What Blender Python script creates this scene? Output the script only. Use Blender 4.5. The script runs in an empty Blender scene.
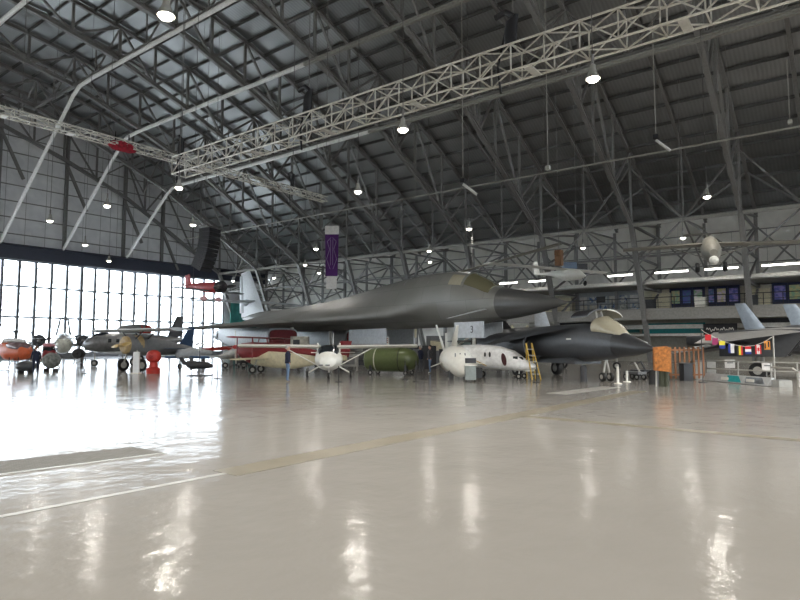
import bpy, math, random
from mathutils import Vector, Matrix
random.seed(7)
PI = math.pi
S = bpy.context.scene
COL = S.collection

# ------------------------------------------------------------------ camera
HC = 1.75                       # height of the lens above the floor
FOC = 600.0                     # focal length in pixels of an 800 px wide frame
PITCH = math.atan(45 / 600.0)
YAW = math.radians(37.3)        # viewing direction, from +X (towards side wall) to +Y (towards door wall)
FW = Vector((math.cos(YAW), math.sin(YAW), 0)); RT = Vector((math.sin(YAW), -math.cos(YAW), 0)); UP = Vector((0, 0, 1))
cam = bpy.data.cameras.new('camera'); camo = bpy.data.objects.new('camera', cam); COL.objects.link(camo)
cam.sensor_width = 36; cam.lens = 36 * FOC / 800; cam.clip_end = 600; cam.clip_start = 0.1
fwd = FW * math.cos(PITCH) + UP * math.sin(PITCH)
upv = -FW * math.sin(PITCH) + UP * math.cos(PITCH)
M = Matrix((RT, upv, -fwd)).transposed().to_4x4(); M.translation = Vector((0, 0, HC))
camo.matrix_world = M
S.camera = camo

# ------------------------------------------------------------------ light
S.view_settings.view_transform = 'Standard'; S.view_settings.look = 'None'
S.view_settings.gamma = 1; S.view_settings.exposure = 0.58; S.view_settings.use_curve_mapping = False
w = bpy.data.worlds.new('sky'); S.world = w; w.use_nodes = True
bg = w.node_tree.nodes['Background']; bg.inputs[0].default_value = (0.86, 0.93, 1.0, 1); bg.inputs[1].default_value = 8.5
LAMP_W = 260.0; FILL_W = 2600.0

# ------------------------------------------------------------------ measuring helpers
def ray(px, py):
    return (fwd + RT * ((px - 400) / FOC) + upv * ((300 - py) / FOC))
def onX(px, py, X): r = ray(px, py); return Vector((0, 0, HC)) + r * (X / r.x)
def onY(px, py, Y): r = ray(px, py); return Vector((0, 0, HC)) + r * (Y / r.y)
def onZ(px, py, Z): r = ray(px, py); return Vector((0, 0, HC)) + r * ((Z - HC) / r.z)
def onD(px, py, D): r = ray(px, py); return Vector((0, 0, HC)) + r * (D / r.dot(FW))
def G(px, py): return onZ(px, py, 0.0)
def floor_at(px, D): v = onD(px, 345, D); return Vector((v.x, v.y, 0))
def face(right, depth):                      # heading angle for a direction given as (to the right, away)
    v = RT * right + FW * depth; return math.atan2(v.y, v.x)

# ------------------------------------------------------------------ materials
MATS = {}
def mat(name, col, rough=0.6, metal=0.0, noise=0.12, scale=6.0, bump=0.0, emit=0.0, alpha=1.0, spec=0.5, coat=0.0, bscale=None):
    if name in MATS: return MATS[name]
    m = bpy.data.materials.new(name); m.use_nodes = True; MATS[name] = m
    nt = m.node_tree; b = nt.nodes['Principled BSDF']
    c = tuple(col) + (1,)
    b.inputs['Base Color'].default_value = c
    b.inputs['Roughness'].default_value = rough; b.inputs['Metallic'].default_value = metal
    b.inputs['Specular IOR Level'].default_value = spec
    if coat: b.inputs['Coat Weight'].default_value = coat; b.inputs['Coat Roughness'].default_value = 0.15
    if alpha < 1: b.inputs['Alpha'].default_value = alpha
    if emit:
        b.inputs['Emission Color'].default_value = c; b.inputs['Emission Strength'].default_value = emit
    if noise or bump:
        tc = nt.nodes.new('ShaderNodeTexCoord'); n = nt.nodes.new('ShaderNodeTexNoise')
        n.inputs['Scale'].default_value = scale; n.inputs['Detail'].default_value = 4
        nt.links.new(tc.outputs['Object'], n.inputs['Vector'])
        if noise:
            r = nt.nodes.new('ShaderNodeValToRGB')
            r.color_ramp.elements[0].position = 0.3; r.color_ramp.elements[1].position = 0.7
            r.color_ramp.elements[0].color = tuple(x * (1 - noise) for x in col) + (1,)
            r.color_ramp.elements[1].color = tuple(min(1, x * (1 + noise)) for x in col) + (1,)
            nt.links.new(n.outputs['Fac'], r.inputs['Fac']); nt.links.new(r.outputs['Color'], b.inputs['Base Color'])
        if bump:
            bp = nt.nodes.new('ShaderNodeBump'); bp.inputs['Strength'].default_value = bump
            if bscale:
                n2 = nt.nodes.new('ShaderNodeTexNoise'); n2.inputs['Scale'].default_value = bscale
                nt.links.new(tc.outputs['Object'], n2.inputs['Vector']); nt.links.new(n2.outputs['Fac'], bp.inputs['Height'])
            else: nt.links.new(n.outputs['Fac'], bp.inputs['Height'])
            nt.links.new(bp.outputs['Normal'], b.inputs['Normal'])
    return m

steel = mat('painted_steel', (0.25, 0.245, 0.24), 0.5, 0.2)
steel_lt = mat('light_steel', (0.42, 0.41, 0.38), 0.5, 0.2)
alu = mat('bright_aluminium', (0.78, 0.76, 0.70), 0.35, 0.45)
white_pipe = mat('white_painted_pipe', (0.88, 0.88, 0.87), 0.45)
purlin_m = mat('purlin_steel', (0.13, 0.13, 0.13), 0.6, 0.1)
black = mat('black_rubber', (0.012, 0.012, 0.013), 0.6)
blackp = mat('black_paint', (0.02, 0.02, 0.024), 0.45)
white = mat('white_paint', (0.80, 0.79, 0.73), 0.35, noise=0.05)
whitec = mat('cold_white_paint', (0.78, 0.80, 0.82), 0.35, noise=0.05)
cream = mat('cream_paint', (0.66, 0.60, 0.42), 0.45)
red = mat('red_paint', (0.42, 0.03, 0.03), 0.4)
dred = mat('dark_red_paint', (0.20, 0.015, 0.02), 0.45)
bred = mat('bright_red_paint', (0.42, 0.025, 0.015), 0.5)
orange = mat('orange_paint', (0.50, 0.09, 0.025), 0.45)
orange2 = mat('safety_orange', (0.75, 0.30, 0.05), 0.5)
olive = mat('olive_paint', (0.095, 0.12, 0.045), 0.32, noise=0.1)
olive_dk = mat('dark_olive', (0.035, 0.04, 0.02), 0.6)
bgrey = mat('bomber_grey', (0.20, 0.20, 0.188), 0.5, 0.1, noise=0.10, scale=0.6)
def panel_lines(m, base, sx, sy):
    nt = m.node_tree; b = nt.nodes['Principled BSDF']; N = nt.nodes.new; L = nt.links.new
    src = b.inputs['Base Color'].links[0].from_socket
    tc = N('ShaderNodeTexCoord'); mp = N('ShaderNodeMapping'); mp.inputs['Rotation'].default_value = (math.pi / 2, 0, 0); L(tc.outputs['Object'], mp.inputs['Vector'])
    bk = N('ShaderNodeTexBrick'); bk.inputs['Scale'].default_value = 1; bk.inputs['Brick Width'].default_value = sx; bk.inputs['Row Height'].default_value = sy
    bk.inputs['Mortar Size'].default_value = 0.012; bk.inputs['Color1'].default_value = (1, 1, 1, 1); bk.inputs['Color2'].default_value = (.86, .84, .80, 1); bk.inputs['Mortar'].default_value = (.55, .55, .55, 1)
    L(mp.outputs[0], bk.inputs['Vector'])
    mx = N('ShaderNodeMix'); mx.data_type = 'RGBA'; mx.blend_type = 'MULTIPLY'; mx.inputs[0].default_value = .9
    L(src, mx.inputs[6]); L(bk.outputs['Color'], mx.inputs[7]); L(mx.outputs[2], b.inputs['Base Color'])
panel_lines(bgrey, None, 2.6, 1.1)
bgrey_dk = mat('radome_grey', (0.07, 0.07, 0.068), 0.4, noise=0.05)
lgrey = mat('light_grey_paint', (0.50, 0.53, 0.56), 0.5)
mgrey = mat('mid_grey_paint', (0.17, 0.175, 0.18), 0.5)
dgrey = mat('dark_grey_paint', (0.052, 0.056, 0.063), 0.4)
dgrey2 = mat('darker_grey_paint', (0.038, 0.04, 0.044), 0.4)
silver = mat('bare_aluminium', (0.24, 0.245, 0.25), 0.35, 0.6, noise=0.25, scale=3)
tan = mat('tan_paint', (0.42, 0.30, 0.14), 0.5)
blue = mat('navy_blue', (0.02, 0.05, 0.11), 0.5)
teal = mat('teal_paint', (0.01, 0.17, 0.18), 0.5)
glass_dk = mat('dark_glass', (0.02, 0.025, 0.03), 0.08, noise=0)
glass_ol = mat('olive_canopy_glass', (0.16, 0.15, 0.09), 0.12, noise=0)
glass_bg = mat('beige_canopy_glass', (0.40, 0.37, 0.28), 0.15, noise=0.05)
purple = mat('purple_cloth', (0.07, 0.012, 0.12), 0.8)
wcloth = mat('white_cloth', (0.62, 0.60, 0.58), 0.85)
skin = mat('skin', (0.50, 0.30, 0.22), 0.6)
denim = mat('blue_denim', (0.13, 0.20, 0.32), 0.85)
navy = mat('navy_cloth', (0.012, 0.016, 0.04), 0.9)
wood = mat('wood', (0.42, 0.25, 0.14), 0.6)
concrete = mat('grey_concrete', (0.38, 0.38, 0.36), 0.8)

# ------------------------------------------------------------------ mesh builder
class MB:
    def __init__(s): s.v = []; s.f = []; s.m = []; s.mi = 0
    def face_(s, idx): s.f.append(tuple(idx)); s.m.append(s.mi)
    def box(s, c, d, R=None):
        c = Vector(c); b = len(s.v)
        for x in (-.5, .5):
            for y in (-.5, .5):
                for z in (-.5, .5):
                    o = Vector((x * d[0], y * d[1], z * d[2]))
                    if R is not None: o = R @ o
                    s.v.append(c + o)
        for q in ((0, 1, 3, 2), (4, 6, 7, 5), (0, 4, 5, 1), (2, 3, 7, 6), (0, 2, 6, 4), (1, 5, 7, 3)):
            s.face_([b + i for i in q])
        return s
    def beam(s, p, q, w, h=None, up=(0, 0, 1)):
        p = Vector(p); q = Vector(q); h = w if h is None else h
        d = q - p; L = d.length
        if L < 1e-6: return s
        d.normalize(); u = Vector(up)
        if abs(d.dot(u)) > 0.97: u = Vector((1, 0, 0))
        sx = d.cross(u).normalized(); uz = sx.cross(d).normalized()
        R = Matrix((d, sx, uz)).transposed()
        return s.box((p + q) / 2, (L, w, h), R)
    def ibeam(s, p, q, w, h, up=(0, 0, 1), t=0.18):
        p = Vector(p); q = Vector(q); d = (q - p).normalized(); u = Vector(up)
        if abs(d.dot(u)) > 0.97: u = Vector((1, 0, 0))
        sx = d.cross(u).normalized(); uz = sx.cross(d).normalized(); o = uz * (h / 2 - h * t / 2)
        s.beam(p + o, q + o, w, h * t, up); s.beam(p - o, q - o, w, h * t, up); s.beam(p, q, w * t * 1.2, h, up)
        return s
    def tube(s, pts, r, n=8, r2=None):
        pts = [Vector(p) for p in pts]; b = len(s.v); k = len(pts)
        for i, p in enumerate(pts):
            d = (pts[min(i + 1, k - 1)] - pts[max(i - 1, 0)]).normalized()
            u = Vector((0, 0, 1)) if abs(d.z) < 0.95 else Vector((1, 0, 0))
            a = d.cross(u).normalized(); c = a.cross(d).normalized()
            rr = r if r2 is None else r + (r2 - r) * i / max(1, k - 1)
            for j in range(n):
                t = 2 * PI * j / n; s.v.append(p + a * math.cos(t) * rr + c * math.sin(t) * rr)
        for i in range(k - 1):
            for j in range(n):
                j2 = (j + 1) % n
                s.face_((b + i * n + j, b + i * n + j2, b + (i + 1) * n + j2, b + (i + 1) * n + j))
        s.face_([b + j for j in range(n)][::-1]); s.face_([b + (k - 1) * n + j for j in range(n)])
        return s
    def rings(s, R, cap=True, closed=False):
        b = len(s.v); n = len(R[0]); k = len(R)
        for r in R: s.v += [Vector(p) for p in r]
        for i in range(k - 1 + (1 if closed else 0)):
            i2 = (i + 1) % k
            for j in range(n):
                j2 = (j + 1) % n
                s.face_((b + i * n + j, b + i * n + j2, b + i2 * n + j2, b + i2 * n + j))
        if cap and not closed:
            s.face_([b + j for j in range(n)][::-1]); s.face_([b + (k - 1) * n + j for j in range(n)])
        return s
    def lathe(s, prof, c=(0, 0, 0), axis='z', n=20):
        c = Vector(c); R = []
        for (r, z) in prof:
            ring = []
            for j in range(n):
                t = 2 * PI * j / n; a, bb = math.cos(t) * r, math.sin(t) * r
                ring.append(c + (Vector((a, bb, z)) if axis == 'z' else Vector((z, a, bb)) if axis == 'x' else Vector((bb, z, a))))
            R.append(ring)
        return s.rings(R)
    def prism(s, poly, h, axis='y'):
        """poly: 2d points; extruded from h[0] to h[1] along axis"""
        def P(a, b_, t): return Vector((a, t, b_)) if axis == 'y' else Vector((t, a, b_)) if axis == 'x' else Vector((a, b_, t))
        return s.rings([[P(a, b_, h[0]) for a, b_ in poly], [P(a, b_, h[1]) for a, b_ in poly]])
    def quad(s, a, b, c, d, th=0.02):
        a, b, c, d = map(Vector, (a, b, c, d)); n = (b - a).cross(d - a).normalized() * th / 2
        return s.rings([[a + n, b + n, c + n, d + n], [a - n, b - n, c - n, d - n]])
    def build(s, name, m, parent=None, smooth=False, angle=35):
        me = bpy.data.meshes.new(name); me.from_pydata([tuple(v) for v in s.v], [], s.f)
        ms = m if isinstance(m, (list, tuple)) else [m]
        for x in ms: me.materials.append(x)
        if len(ms) > 1: me.polygons.foreach_set('material_index', s.m)
        import bmesh
        bm = bmesh.new(); bm.from_mesh(me); bmesh.ops.recalc_face_normals(bm, faces=bm.faces); bm.to_mesh(me); bm.free()
        if smooth:
            me.shade_smooth()
            try: me.set_sharp_from_angle(angle=math.radians(angle))
            except Exception: pass
        me.update()
        o = bpy.data.objects.new(name, me); COL.objects.link(o)
        if parent: o.parent = parent
        return o

def empty(name, loc=(0, 0, 0), rz=0.0):
    o = bpy.data.objects.new(name, None); COL.objects.link(o); o.location = loc; o.rotation_euler = (0, 0, rz); return o
def tag(o, label=None, cat=None, group=None, kind=None):
    if label: o['label'] = label
    if cat: o['category'] = cat
    if group: o['group'] = group
    if kind: o['kind'] = kind
    return o
def thing(name, label, cat, loc=(0, 0, 0), rz=0.0, group=None):
    return tag(empty(name, loc, rz), label, cat, group)
def kids(o): return list(o.children)
def dup(o, loc=None, rz=None, label=None, parent=None):
    c = o.copy(); COL.objects.link(c)
    if parent: c.parent = parent
    if loc is not None: c.location = loc
    if rz is not None: c.rotation_euler = (0, 0, rz)
    if label: c['label'] = label
    for k in kids(o): dup(k, parent=c)
    return c

# ------------------------------------------------------------------ hall geometry
BOT = [(58, 13.1), (48.2, 18.9), (42.4, 22.2), (34, 25.6), (26.9, 28.0), (18.5, 29.5), (8, 30.2)]
TOP = [(68.4, 14.6), (58, 20.1), (52.3, 22.9), (43, 26.9), (34.7, 29.6), (30.6, 30.5), (22.1, 31.7), (8, 32.6)]
def mir(P): return P + [(16 - x, z) for x, z in P[-2::-1]]
BOTF, TOPF = mir(BOT), mir(TOP)
def zat(P, x):
    if x < 8: x = 16 - x
    for (a, za), (b, zb) in zip(P, P[1:]):
        if b <= x <= a: return zb + (za - zb) * (x - b) / (a - b)
    return P[0][1] if x > P[0][0] else P[-1][1]
YW = 81.0; Y0 = -55.0; XW = 68.4; XL = 16 - XW
SP = 9.1; TY = [-1.6 + SP * k for k in range(-5, 10)]

# ================================================================== THE HALL
def struct(o, label=None, cat='building'):
    o['kind'] = 'structure'
    if label: o['label'] = label
    return o

# ---- floor
def floor_mat():
    m = bpy.data.materials.new('floor_epoxy'); m.use_nodes = True; nt = m.node_tree; b = nt.nodes['Principled BSDF']
    N = nt.nodes.new; L = nt.links.new
    tc = N('ShaderNodeTexCoord')
    n1 = N('ShaderNodeTexNoise'); n1.inputs['Scale'].default_value = 0.09; n1.inputs['Detail'].default_value = 6; n1.inputs['Roughness'].default_value = 0.65
    L(tc.outputs['Object'], n1.inputs['Vector'])
    r = N('ShaderNodeValToRGB'); r.color_ramp.elements[0].position = 0.3; r.color_ramp.elements[1].position = 0.72
    r.color_ramp.elements[0].color = (0.28, 0.267, 0.247, 1); r.color_ramp.elements[1].color = (0.32, 0.307, 0.285, 1)
    L(n1.outputs['Fac'], r.inputs['Fac']); L(r.outputs['Color'], b.inputs['Base Color'])
    n2 = N('ShaderNodeTexNoise'); n2.inputs['Scale'].default_value = 0.5; n2.inputs['Detail'].default_value = 5
    L(tc.outputs['Object'], n2.inputs['Vector'])
    mr = N('ShaderNodeMapRange'); mr.inputs['To Min'].default_value = 0.10; mr.inputs['To Max'].default_value = 0.18
    L(n2.outputs['Fac'], mr.inputs['Value']); L(mr.outputs['Result'], b.inputs['Roughness'])
    n3 = N('ShaderNodeTexNoise'); n3.inputs['Scale'].default_value = 5.0; n3.inputs['Detail'].default_value = 3
    L(tc.outputs['Object'], n3.inputs['Vector'])
    n4 = N('ShaderNodeTexNoise'); n4.inputs['Scale'].default_value = 0.7; n4.inputs['Detail'].default_value = 2
    L(tc.outputs['Object'], n4.inputs['Vector'])
    b1 = N('ShaderNodeBump'); b1.inputs['Strength'].default_value = 0.07; b1.inputs['Distance'].default_value = 0.1
    b2 = N('ShaderNodeBump'); b2.inputs['Strength'].default_value = 0.05; b2.inputs['Distance'].default_value = 0.5
    L(n3.outputs['Fac'], b1.inputs['Height']); L(n4.outputs['Fac'], b2.inputs['Height'])
    L(b1.outputs['Normal'], b2.inputs['Normal']); L(b2.outputs['Normal'], b.inputs['Normal'])
    b.inputs['Specular IOR Level'].default_value = 0.08
    return m
mb = MB(); mb.box(((XW + XL) / 2, (YW + Y0) / 2, -0.1), (XW - XL, YW - Y0, 0.2))
struct(mb.build('floor', floor_mat()), 'pale grey polished epoxy hangar floor')

# ---- markings on the floor
def strip(name, pts, w, m, label):
    mb = MB()
    for p, q in zip(pts, pts[1:]):
        p = Vector(p); q = Vector(q); s = (q - p).cross(UP).normalized() * w / 2; z = Vector((0, 0, 0.004))
        mb.quad(p + s + z, q + s + z, q - s + z, p - s + z, 0.004)
    o = mb.build(name, m); o['kind'] = 'structure'; o['label'] = label
    return o
fm_b = mat('worn_tan_band', (0.27, 0.245, 0.19), 0.3, noise=0.1, scale=2)
fm_w = mat('worn_white_line', (0.46, 0.45, 0.42), 0.3, noise=0.08, scale=2)
def lineY(px, py): v = G(px, py); return v.y
a = G(225, 473.5); b = G(640, 391)
strip('trim_1', [G(0, 517), a], 0.10, fm_w, 'thin pale line painted across the floor from the left')
strip('trim_2', [a, b], 0.55, fm_b, 'tan band painted across the floor')
strip('trim_3', [G(520, 416), G(900, 449)], 0.35, fm_b, 'tan band crossing the floor at the right')
strip('trim_4', [G(556, 394), G(612, 387)], 0.8, fm_w, 'pale patched slab in the floor')
# drain grating
def grate_mat():
    m = bpy.data.materials.new('trench_grating'); m.use_nodes = True; nt = m.node_tree; b = nt.nodes['Principled BSDF']
    N = nt.nodes.new; L = nt.links.new
    tc = N('ShaderNodeTexCoord'); bk = N('ShaderNodeTexBrick'); bk.inputs['Scale'].default_value = 5
    bk.inputs['Color1'].default_value = (0.22, 0.215, 0.2, 1); bk.inputs['Color2'].default_value = (0.16, 0.155, 0.14, 1)
    bk.inputs['Mortar'].default_value = (0.12, 0.12, 0.11, 1); bk.inputs['Mortar Size'].default_value = 0.03
    L(tc.outputs['Object'], bk.inputs['Vector']); L(bk.outputs['Color'], b.inputs['Base Color']); b.inputs['Roughness'].default_value = 0.7
    return m
g0 = G(165, 453.5); g1 = G(132, 447.5); g2 = G(-60, 468.5); g3 = G(-60, 483)
mb = MB(); z = Vector((0, 0, 0.008)); mb.quad(g0 + z, g1 + z, g2 + z, g3 + z, 0.012)
struct(mb.build('trim_5', grate_mat()), 'grey steel trench grating set in the floor at the left')
mb = MB(); e = Vector((0, 0, 0.009)); mb.beam(g0 + e, g3 + e, 0.06, 0.014)
struct(mb.build('trim_6', fm_w), 'pale edge line of the trench grating')

# ---- roof deck
def deck_mat():
    m = bpy.data.materials.new('corrugated_roof_deck'); m.use_nodes = True; nt = m.node_tree; b = nt.nodes['Principled BSDF']
    N = nt.nodes.new; L = nt.links.new
    tc = N('ShaderNodeTexCoord'); sp = N('ShaderNodeSeparateXYZ'); L(tc.outputs['Object'], sp.inputs[0])
    mu = N('ShaderNodeMath'); mu.operation = 'MULTIPLY'; mu.inputs[1].default_value = 2 * PI / 0.30; L(sp.outputs['Y'], mu.inputs[0])
    si = N('ShaderNodeMath'); si.operation = 'SINE'; L(mu.outputs[0], si.inputs[0])
    r = N('ShaderNodeMapRange'); r.inputs['From Min'].default_value = -1; r.inputs['To Min'].default_value = 0; L(si.outputs[0], r.inputs['Value'])
    bp = N('ShaderNodeBump'); bp.inputs['Strength'].default_value = 0.25; bp.inputs['Distance'].default_value = 0.04; L(r.outputs[0], bp.inputs['Height']); L(bp.outputs['Normal'], b.inputs['Normal'])
    n = N('ShaderNodeTexNoise'); n.inputs['Scale'].default_value = 0.25; n.inputs['Detail'].default_value = 5; L(tc.outputs['Object'], n.inputs['Vector'])
    cr = N('ShaderNodeValToRGB'); cr.color_ramp.elements[0].color = (0.40, 0.41, 0.42, 1); cr.color_ramp.elements[1].color = (0.52, 0.53, 0.54, 1)
    cr.color_ramp.elements[0].position = 0.3; cr.color_ramp.elements[1].position = 0.7
    L(n.outputs['Fac'], cr.inputs['Fac'])
    mx = N('ShaderNodeMix'); mx.data_type = 'RGBA'; mx.blend_type = 'MULTIPLY'; mx.inputs[0].default_value = 0.14
    L(cr.outputs['Color'], mx.inputs[6]); L(r.outputs[0], mx.inputs[7]); L(mx.outputs[2], b.inputs['Base Color'])
    b.inputs['Roughness'].default_value = 0.37; b.inputs['Metallic'].default_value = 0.92
    return m
mb = MB(); T = [(x, z + 0.32) for x, z in TOPF]; T = [(69.6, 14.25)] + T + [(16 - 69.6, 14.25)]
for (xa, za), (xb, zb) in zip(T, T[1:]):
    mb.rings([[Vector((xa, Y0, za)), Vector((xb, Y0, zb)), Vector((xb, Y0, zb + .25)), Vector((xa, Y0, za + .25))],
              [Vector((xa, YW, za)), Vector((xb, YW, zb)), Vector((xb, YW, zb + .25)), Vector((xa, YW, za + .25))]])
struct(mb.build('ceiling', deck_mat()), 'corrugated grey metal roof deck of the arched hangar')

# ---- purlins: one run per X station
xs = []; x = 67.4
while x > -51: xs.append(x); x -= 1.95
def purlin(x):
    z = zat(TOPF, x) + 0.17
    mb = MB(); mb.ibeam((x, Y0 + .1, z), (x, YW - .1, z), 0.12, 0.27)
    o = mb.build('purlin', purlin_m); struct(o, 'dark steel purlin running the length of the roof'); o['group'] = 'roof purlins'
for x in xs: purlin(x)

# ---- main trusses
def truss_nodes():
    n = [58.0]; x = 58.0
    for st in (4.9, 4.9, 3.0, 2.8, 4.2, 4.2, 3.6, 3.5, 4.2, 4.2, 5.25, 5.25):
        x -= st; n.append(x)
    return n          # 58 ... 8
def make_truss(y):
    root = empty('roof_truss', (0, y, 0)); root['kind'] = 'structure'
    root['label'] = 'deep grey steel arch truss spanning the hangar'; root['group'] = 'roof arch trusses'
    A = lambda P, x: Vector((x, 0, zat(P, x)))
    for nm, P, wd, hh in (('bottom_chord', BOTF, .34, .42), ('top_chord', TOPF, .30, .36)):
        mb = MB()
        for (xa, za), (xb, zb) in zip(P, P[1:]): mb.ibeam((xa, 0, za), (xb, 0, zb), wd, hh, up=(0, 0, 1), t=.22)
        mb.build(nm, steel, root)
    ns = truss_nodes(); ns = ns + [16 - x for x in ns[-2::-1]]
    for i, x in enumerate(ns):
        MB().beam(A(BOTF, x), A(TOPF, x), .22, .20, up=(0, 1, 0)).build('vertical_post', steel, root)
    for i in range(len(ns) - 1):
        xa, xb = ns[i], ns[i + 1]; right = (xa + xb) / 2 > 8
        if i % 2 == 0: p, q = A(TOPF, xa), A(BOTF, xb)
        else: p, q = A(BOTF, xa), A(TOPF, xb)
        MB().beam(p, q, .18, .2, up=(0, 1, 0)).build('diagonal_brace', steel, root)
    for s in (1, -1):
        f = lambda x: x if s > 0 else 16 - x
        MB().ibeam((f(58), 0, 13.1), (f(63.2), 0, 0), .42, .5, up=(1, 0, 0)).build('inner_leg', steel, root)
        MB().ibeam((f(67.6), 0, 14.6), (f(67.6), 0, 0), .3, .4, up=(1, 0, 0)).build('outer_leg', steel, root)
        for (za, zb) in ((13.1, 10.2), (10.2, 7.4), (7.4, 4.6)):
            xa = 58 + (13.1 - za) / 13.1 * 5.2; xb = 58 + (13.1 - zb) / 13.1 * 5.2
            MB().beam((f(xa), 0, za), (f(67.6), 0, za), .2, .2).build('cross_tie', steel, root)
            MB().beam((f(67.6), 0, za), (f(xb), 0, zb), .16, .18, up=(0, 1, 0)).build('diagonal_brace', steel, root)
        MB().beam((f(58), 0, 13.1), (f(68.2), 0, 14.5), .18, .2, up=(0, 1, 0)).build('diagonal_brace', steel, root)
    return root
tr0 = make_truss(TY[0])
for y in TY[1:]: dup(tr0, loc=(0, y, 0))

# ---- intermediate rafters
def make_rafter(y):
    mb = MB()
    for (xa, za), (xb, zb) in zip(TOPF, TOPF[1:]): mb.ibeam((xa, 0, za - .02), (xb, 0, zb - .02), .28, .38, t=.22)
    o = mb.build('rafter', steel); o.location = (0, y, 0); struct(o, 'grey steel rafter between two arch trusses'); o['group'] = 'intermediate rafters'
    return o
rf = make_rafter(TY[0] + SP / 2)
for y in TY[1:-1]: dup(rf, loc=(0, y + SP / 2, 0))

# ---- longitudinal sway frames under the roof
EAVE_X = 58
for k, X in enumerate([58, 42.4, 26.9, 8, -10.9, -26.4, -42]):
    zb = zat(BOTF, X); sgn = 1 if X > 8 else -1
    m = steel_lt if X in (58,) else steel
    mb = MB(); mb.ibeam((X, Y0 + .2, zb - .05), (X, YW - .3 if X == 58 else TY[-2], zb - .05), .26, .28, t=.25)
    root = empty('sway_frame', (0, 0, 0)); root['kind'] = 'structure'; root['label'] = 'longitudinal steel sway frame tying the trusses together'; root['group'] = 'longitudinal frames'
    mb.build('long_beam', m, root)
    for y in TY[:-1]:
        ym = y + SP / 2
        zt = zat(TOPF, X + 0.0); 
        mb = MB()
        for yy in (y, y + SP):
            if X == 58:
                mb.beam((X, ym, zb), (X + 4.6, yy, zat(TOPF, X + 4.6)), .13, .14)
                mb.beam((X, ym, zb), (X, yy, zb + 5.5), .12, .13)
            else:
                mb.beam((X, ym, zb), (X, yy, zt), .13, .14)
        mb.build('v_brace', steel, root)
        MB().beam((X, ym, zb), (X, ym, zt), .12, .12).build('hanger', steel, root)
# thin pale pipes beneath the bottom chords
for X in (26.9, 34, 42.4):
    z = zat(BOTF, X) - .3; mb = MB(); mb.ibeam((X, Y0 + .2, z), (X, 36, z), .3, .3)
    o = mb.build('tie_beam', steel_lt); struct(o, 'grey tie beam running lengthwise under the trusses'); o['group'] = 'lengthwise tie beams'
for i, (X, z) in enumerate([(48.2, 16.6)]):
    mb = MB(); mb.tube([(X, Y0 + .2, z), (X, YW - 6, z)], .075, 6)
    for y in TY[1:-1]: mb.beam((X, y, z), (X, y, zat(BOT, X)), .04)
    o = mb.build('service_pipe', steel_lt); struct(o, 'pale service pipe run under the trusses'); o['group'] = 'pipes under the trusses'
# wind braces from the pale strips down to the head of the door wall
for X, yb in ((26.9, 62.1), (34, 66), (42.4, 70.2), (18.5, 60), (8, 60), (-2.5, 60), (-10.9, 62)):
    z = zat(BOTF, X) - .3
    mb = MB(); mb.tube([(X, 36, z), (X, yb - 4, z), (X, yb - 1.3, z - .15), (X, yb, z - .8), (X + .4, YW - .6, 13.9)], .19, 8)
    o = mb.build('wind_brace', white_pipe); struct(o, 'white pipe brace running under the roof and down to the door head'); o['group'] = 'white wind braces'

# ---- side wall (X = XW)
def panel_mat(name, c1, c2, sx, bump=0.5):
    m = bpy.data.materials.new(name); m.use_nodes = True; nt = m.node_tree; b = nt.nodes['Principled BSDF']
    N = nt.nodes.new; L = nt.links.new
    tc = N('ShaderNodeTexCoord'); n = N('ShaderNodeTexNoise'); n.inputs['Scale'].default_value = sx; n.inputs['Detail'].default_value = 5; n.inputs['Distortion'].default_value = 0.6
    L(tc.outputs['Object'], n.inputs['Vector'])
    cr = N('ShaderNodeValToRGB'); cr.color_ramp.elements[0].color = c1 + (1,); cr.color_ramp.elements[1].color = c2 + (1,)
    cr.color_ramp.elements[0].position = 0.3; cr.color_ramp.elements[1].position = 0.7
    L(n.outputs['Fac'], cr.inputs['Fac']); L(cr.outputs['Color'], b.inputs['Base Color']); b.inputs['Roughness'].default_value = 0.55
    bp = N('ShaderNodeBump'); bp.inputs['Strength'].default_value = bump; bp.inputs['Distance'].default_value = 0.25; L(n.outputs['Fac'], bp.inputs['Height']); L(bp.outputs['Normal'], b.inputs['Normal'])
    return m
wallm = panel_mat('insulation_blanket', (0.74, 0.73, 0.69), (0.90, 0.89, 0.85), 0.8)
endm = panel_mat('door_wall_insulation', (0.70, 0.705, 0.73), (0.84, 0.845, 0.86), 0.8)
mb = MB(); mb.box((XW + .15, (Y0 + YW) / 2, 7.6), (.3, YW - Y0, 15.2)); struct(mb.build('wall_right', wallm), 'pale insulated long side wall')
mb = MB(); mb.box((XL - .15, (Y0 + YW) / 2, 7.6), (.3, YW - Y0, 15.2)); struct(mb.build('wall_left', wallm), 'pale insulated long side wall')
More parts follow.
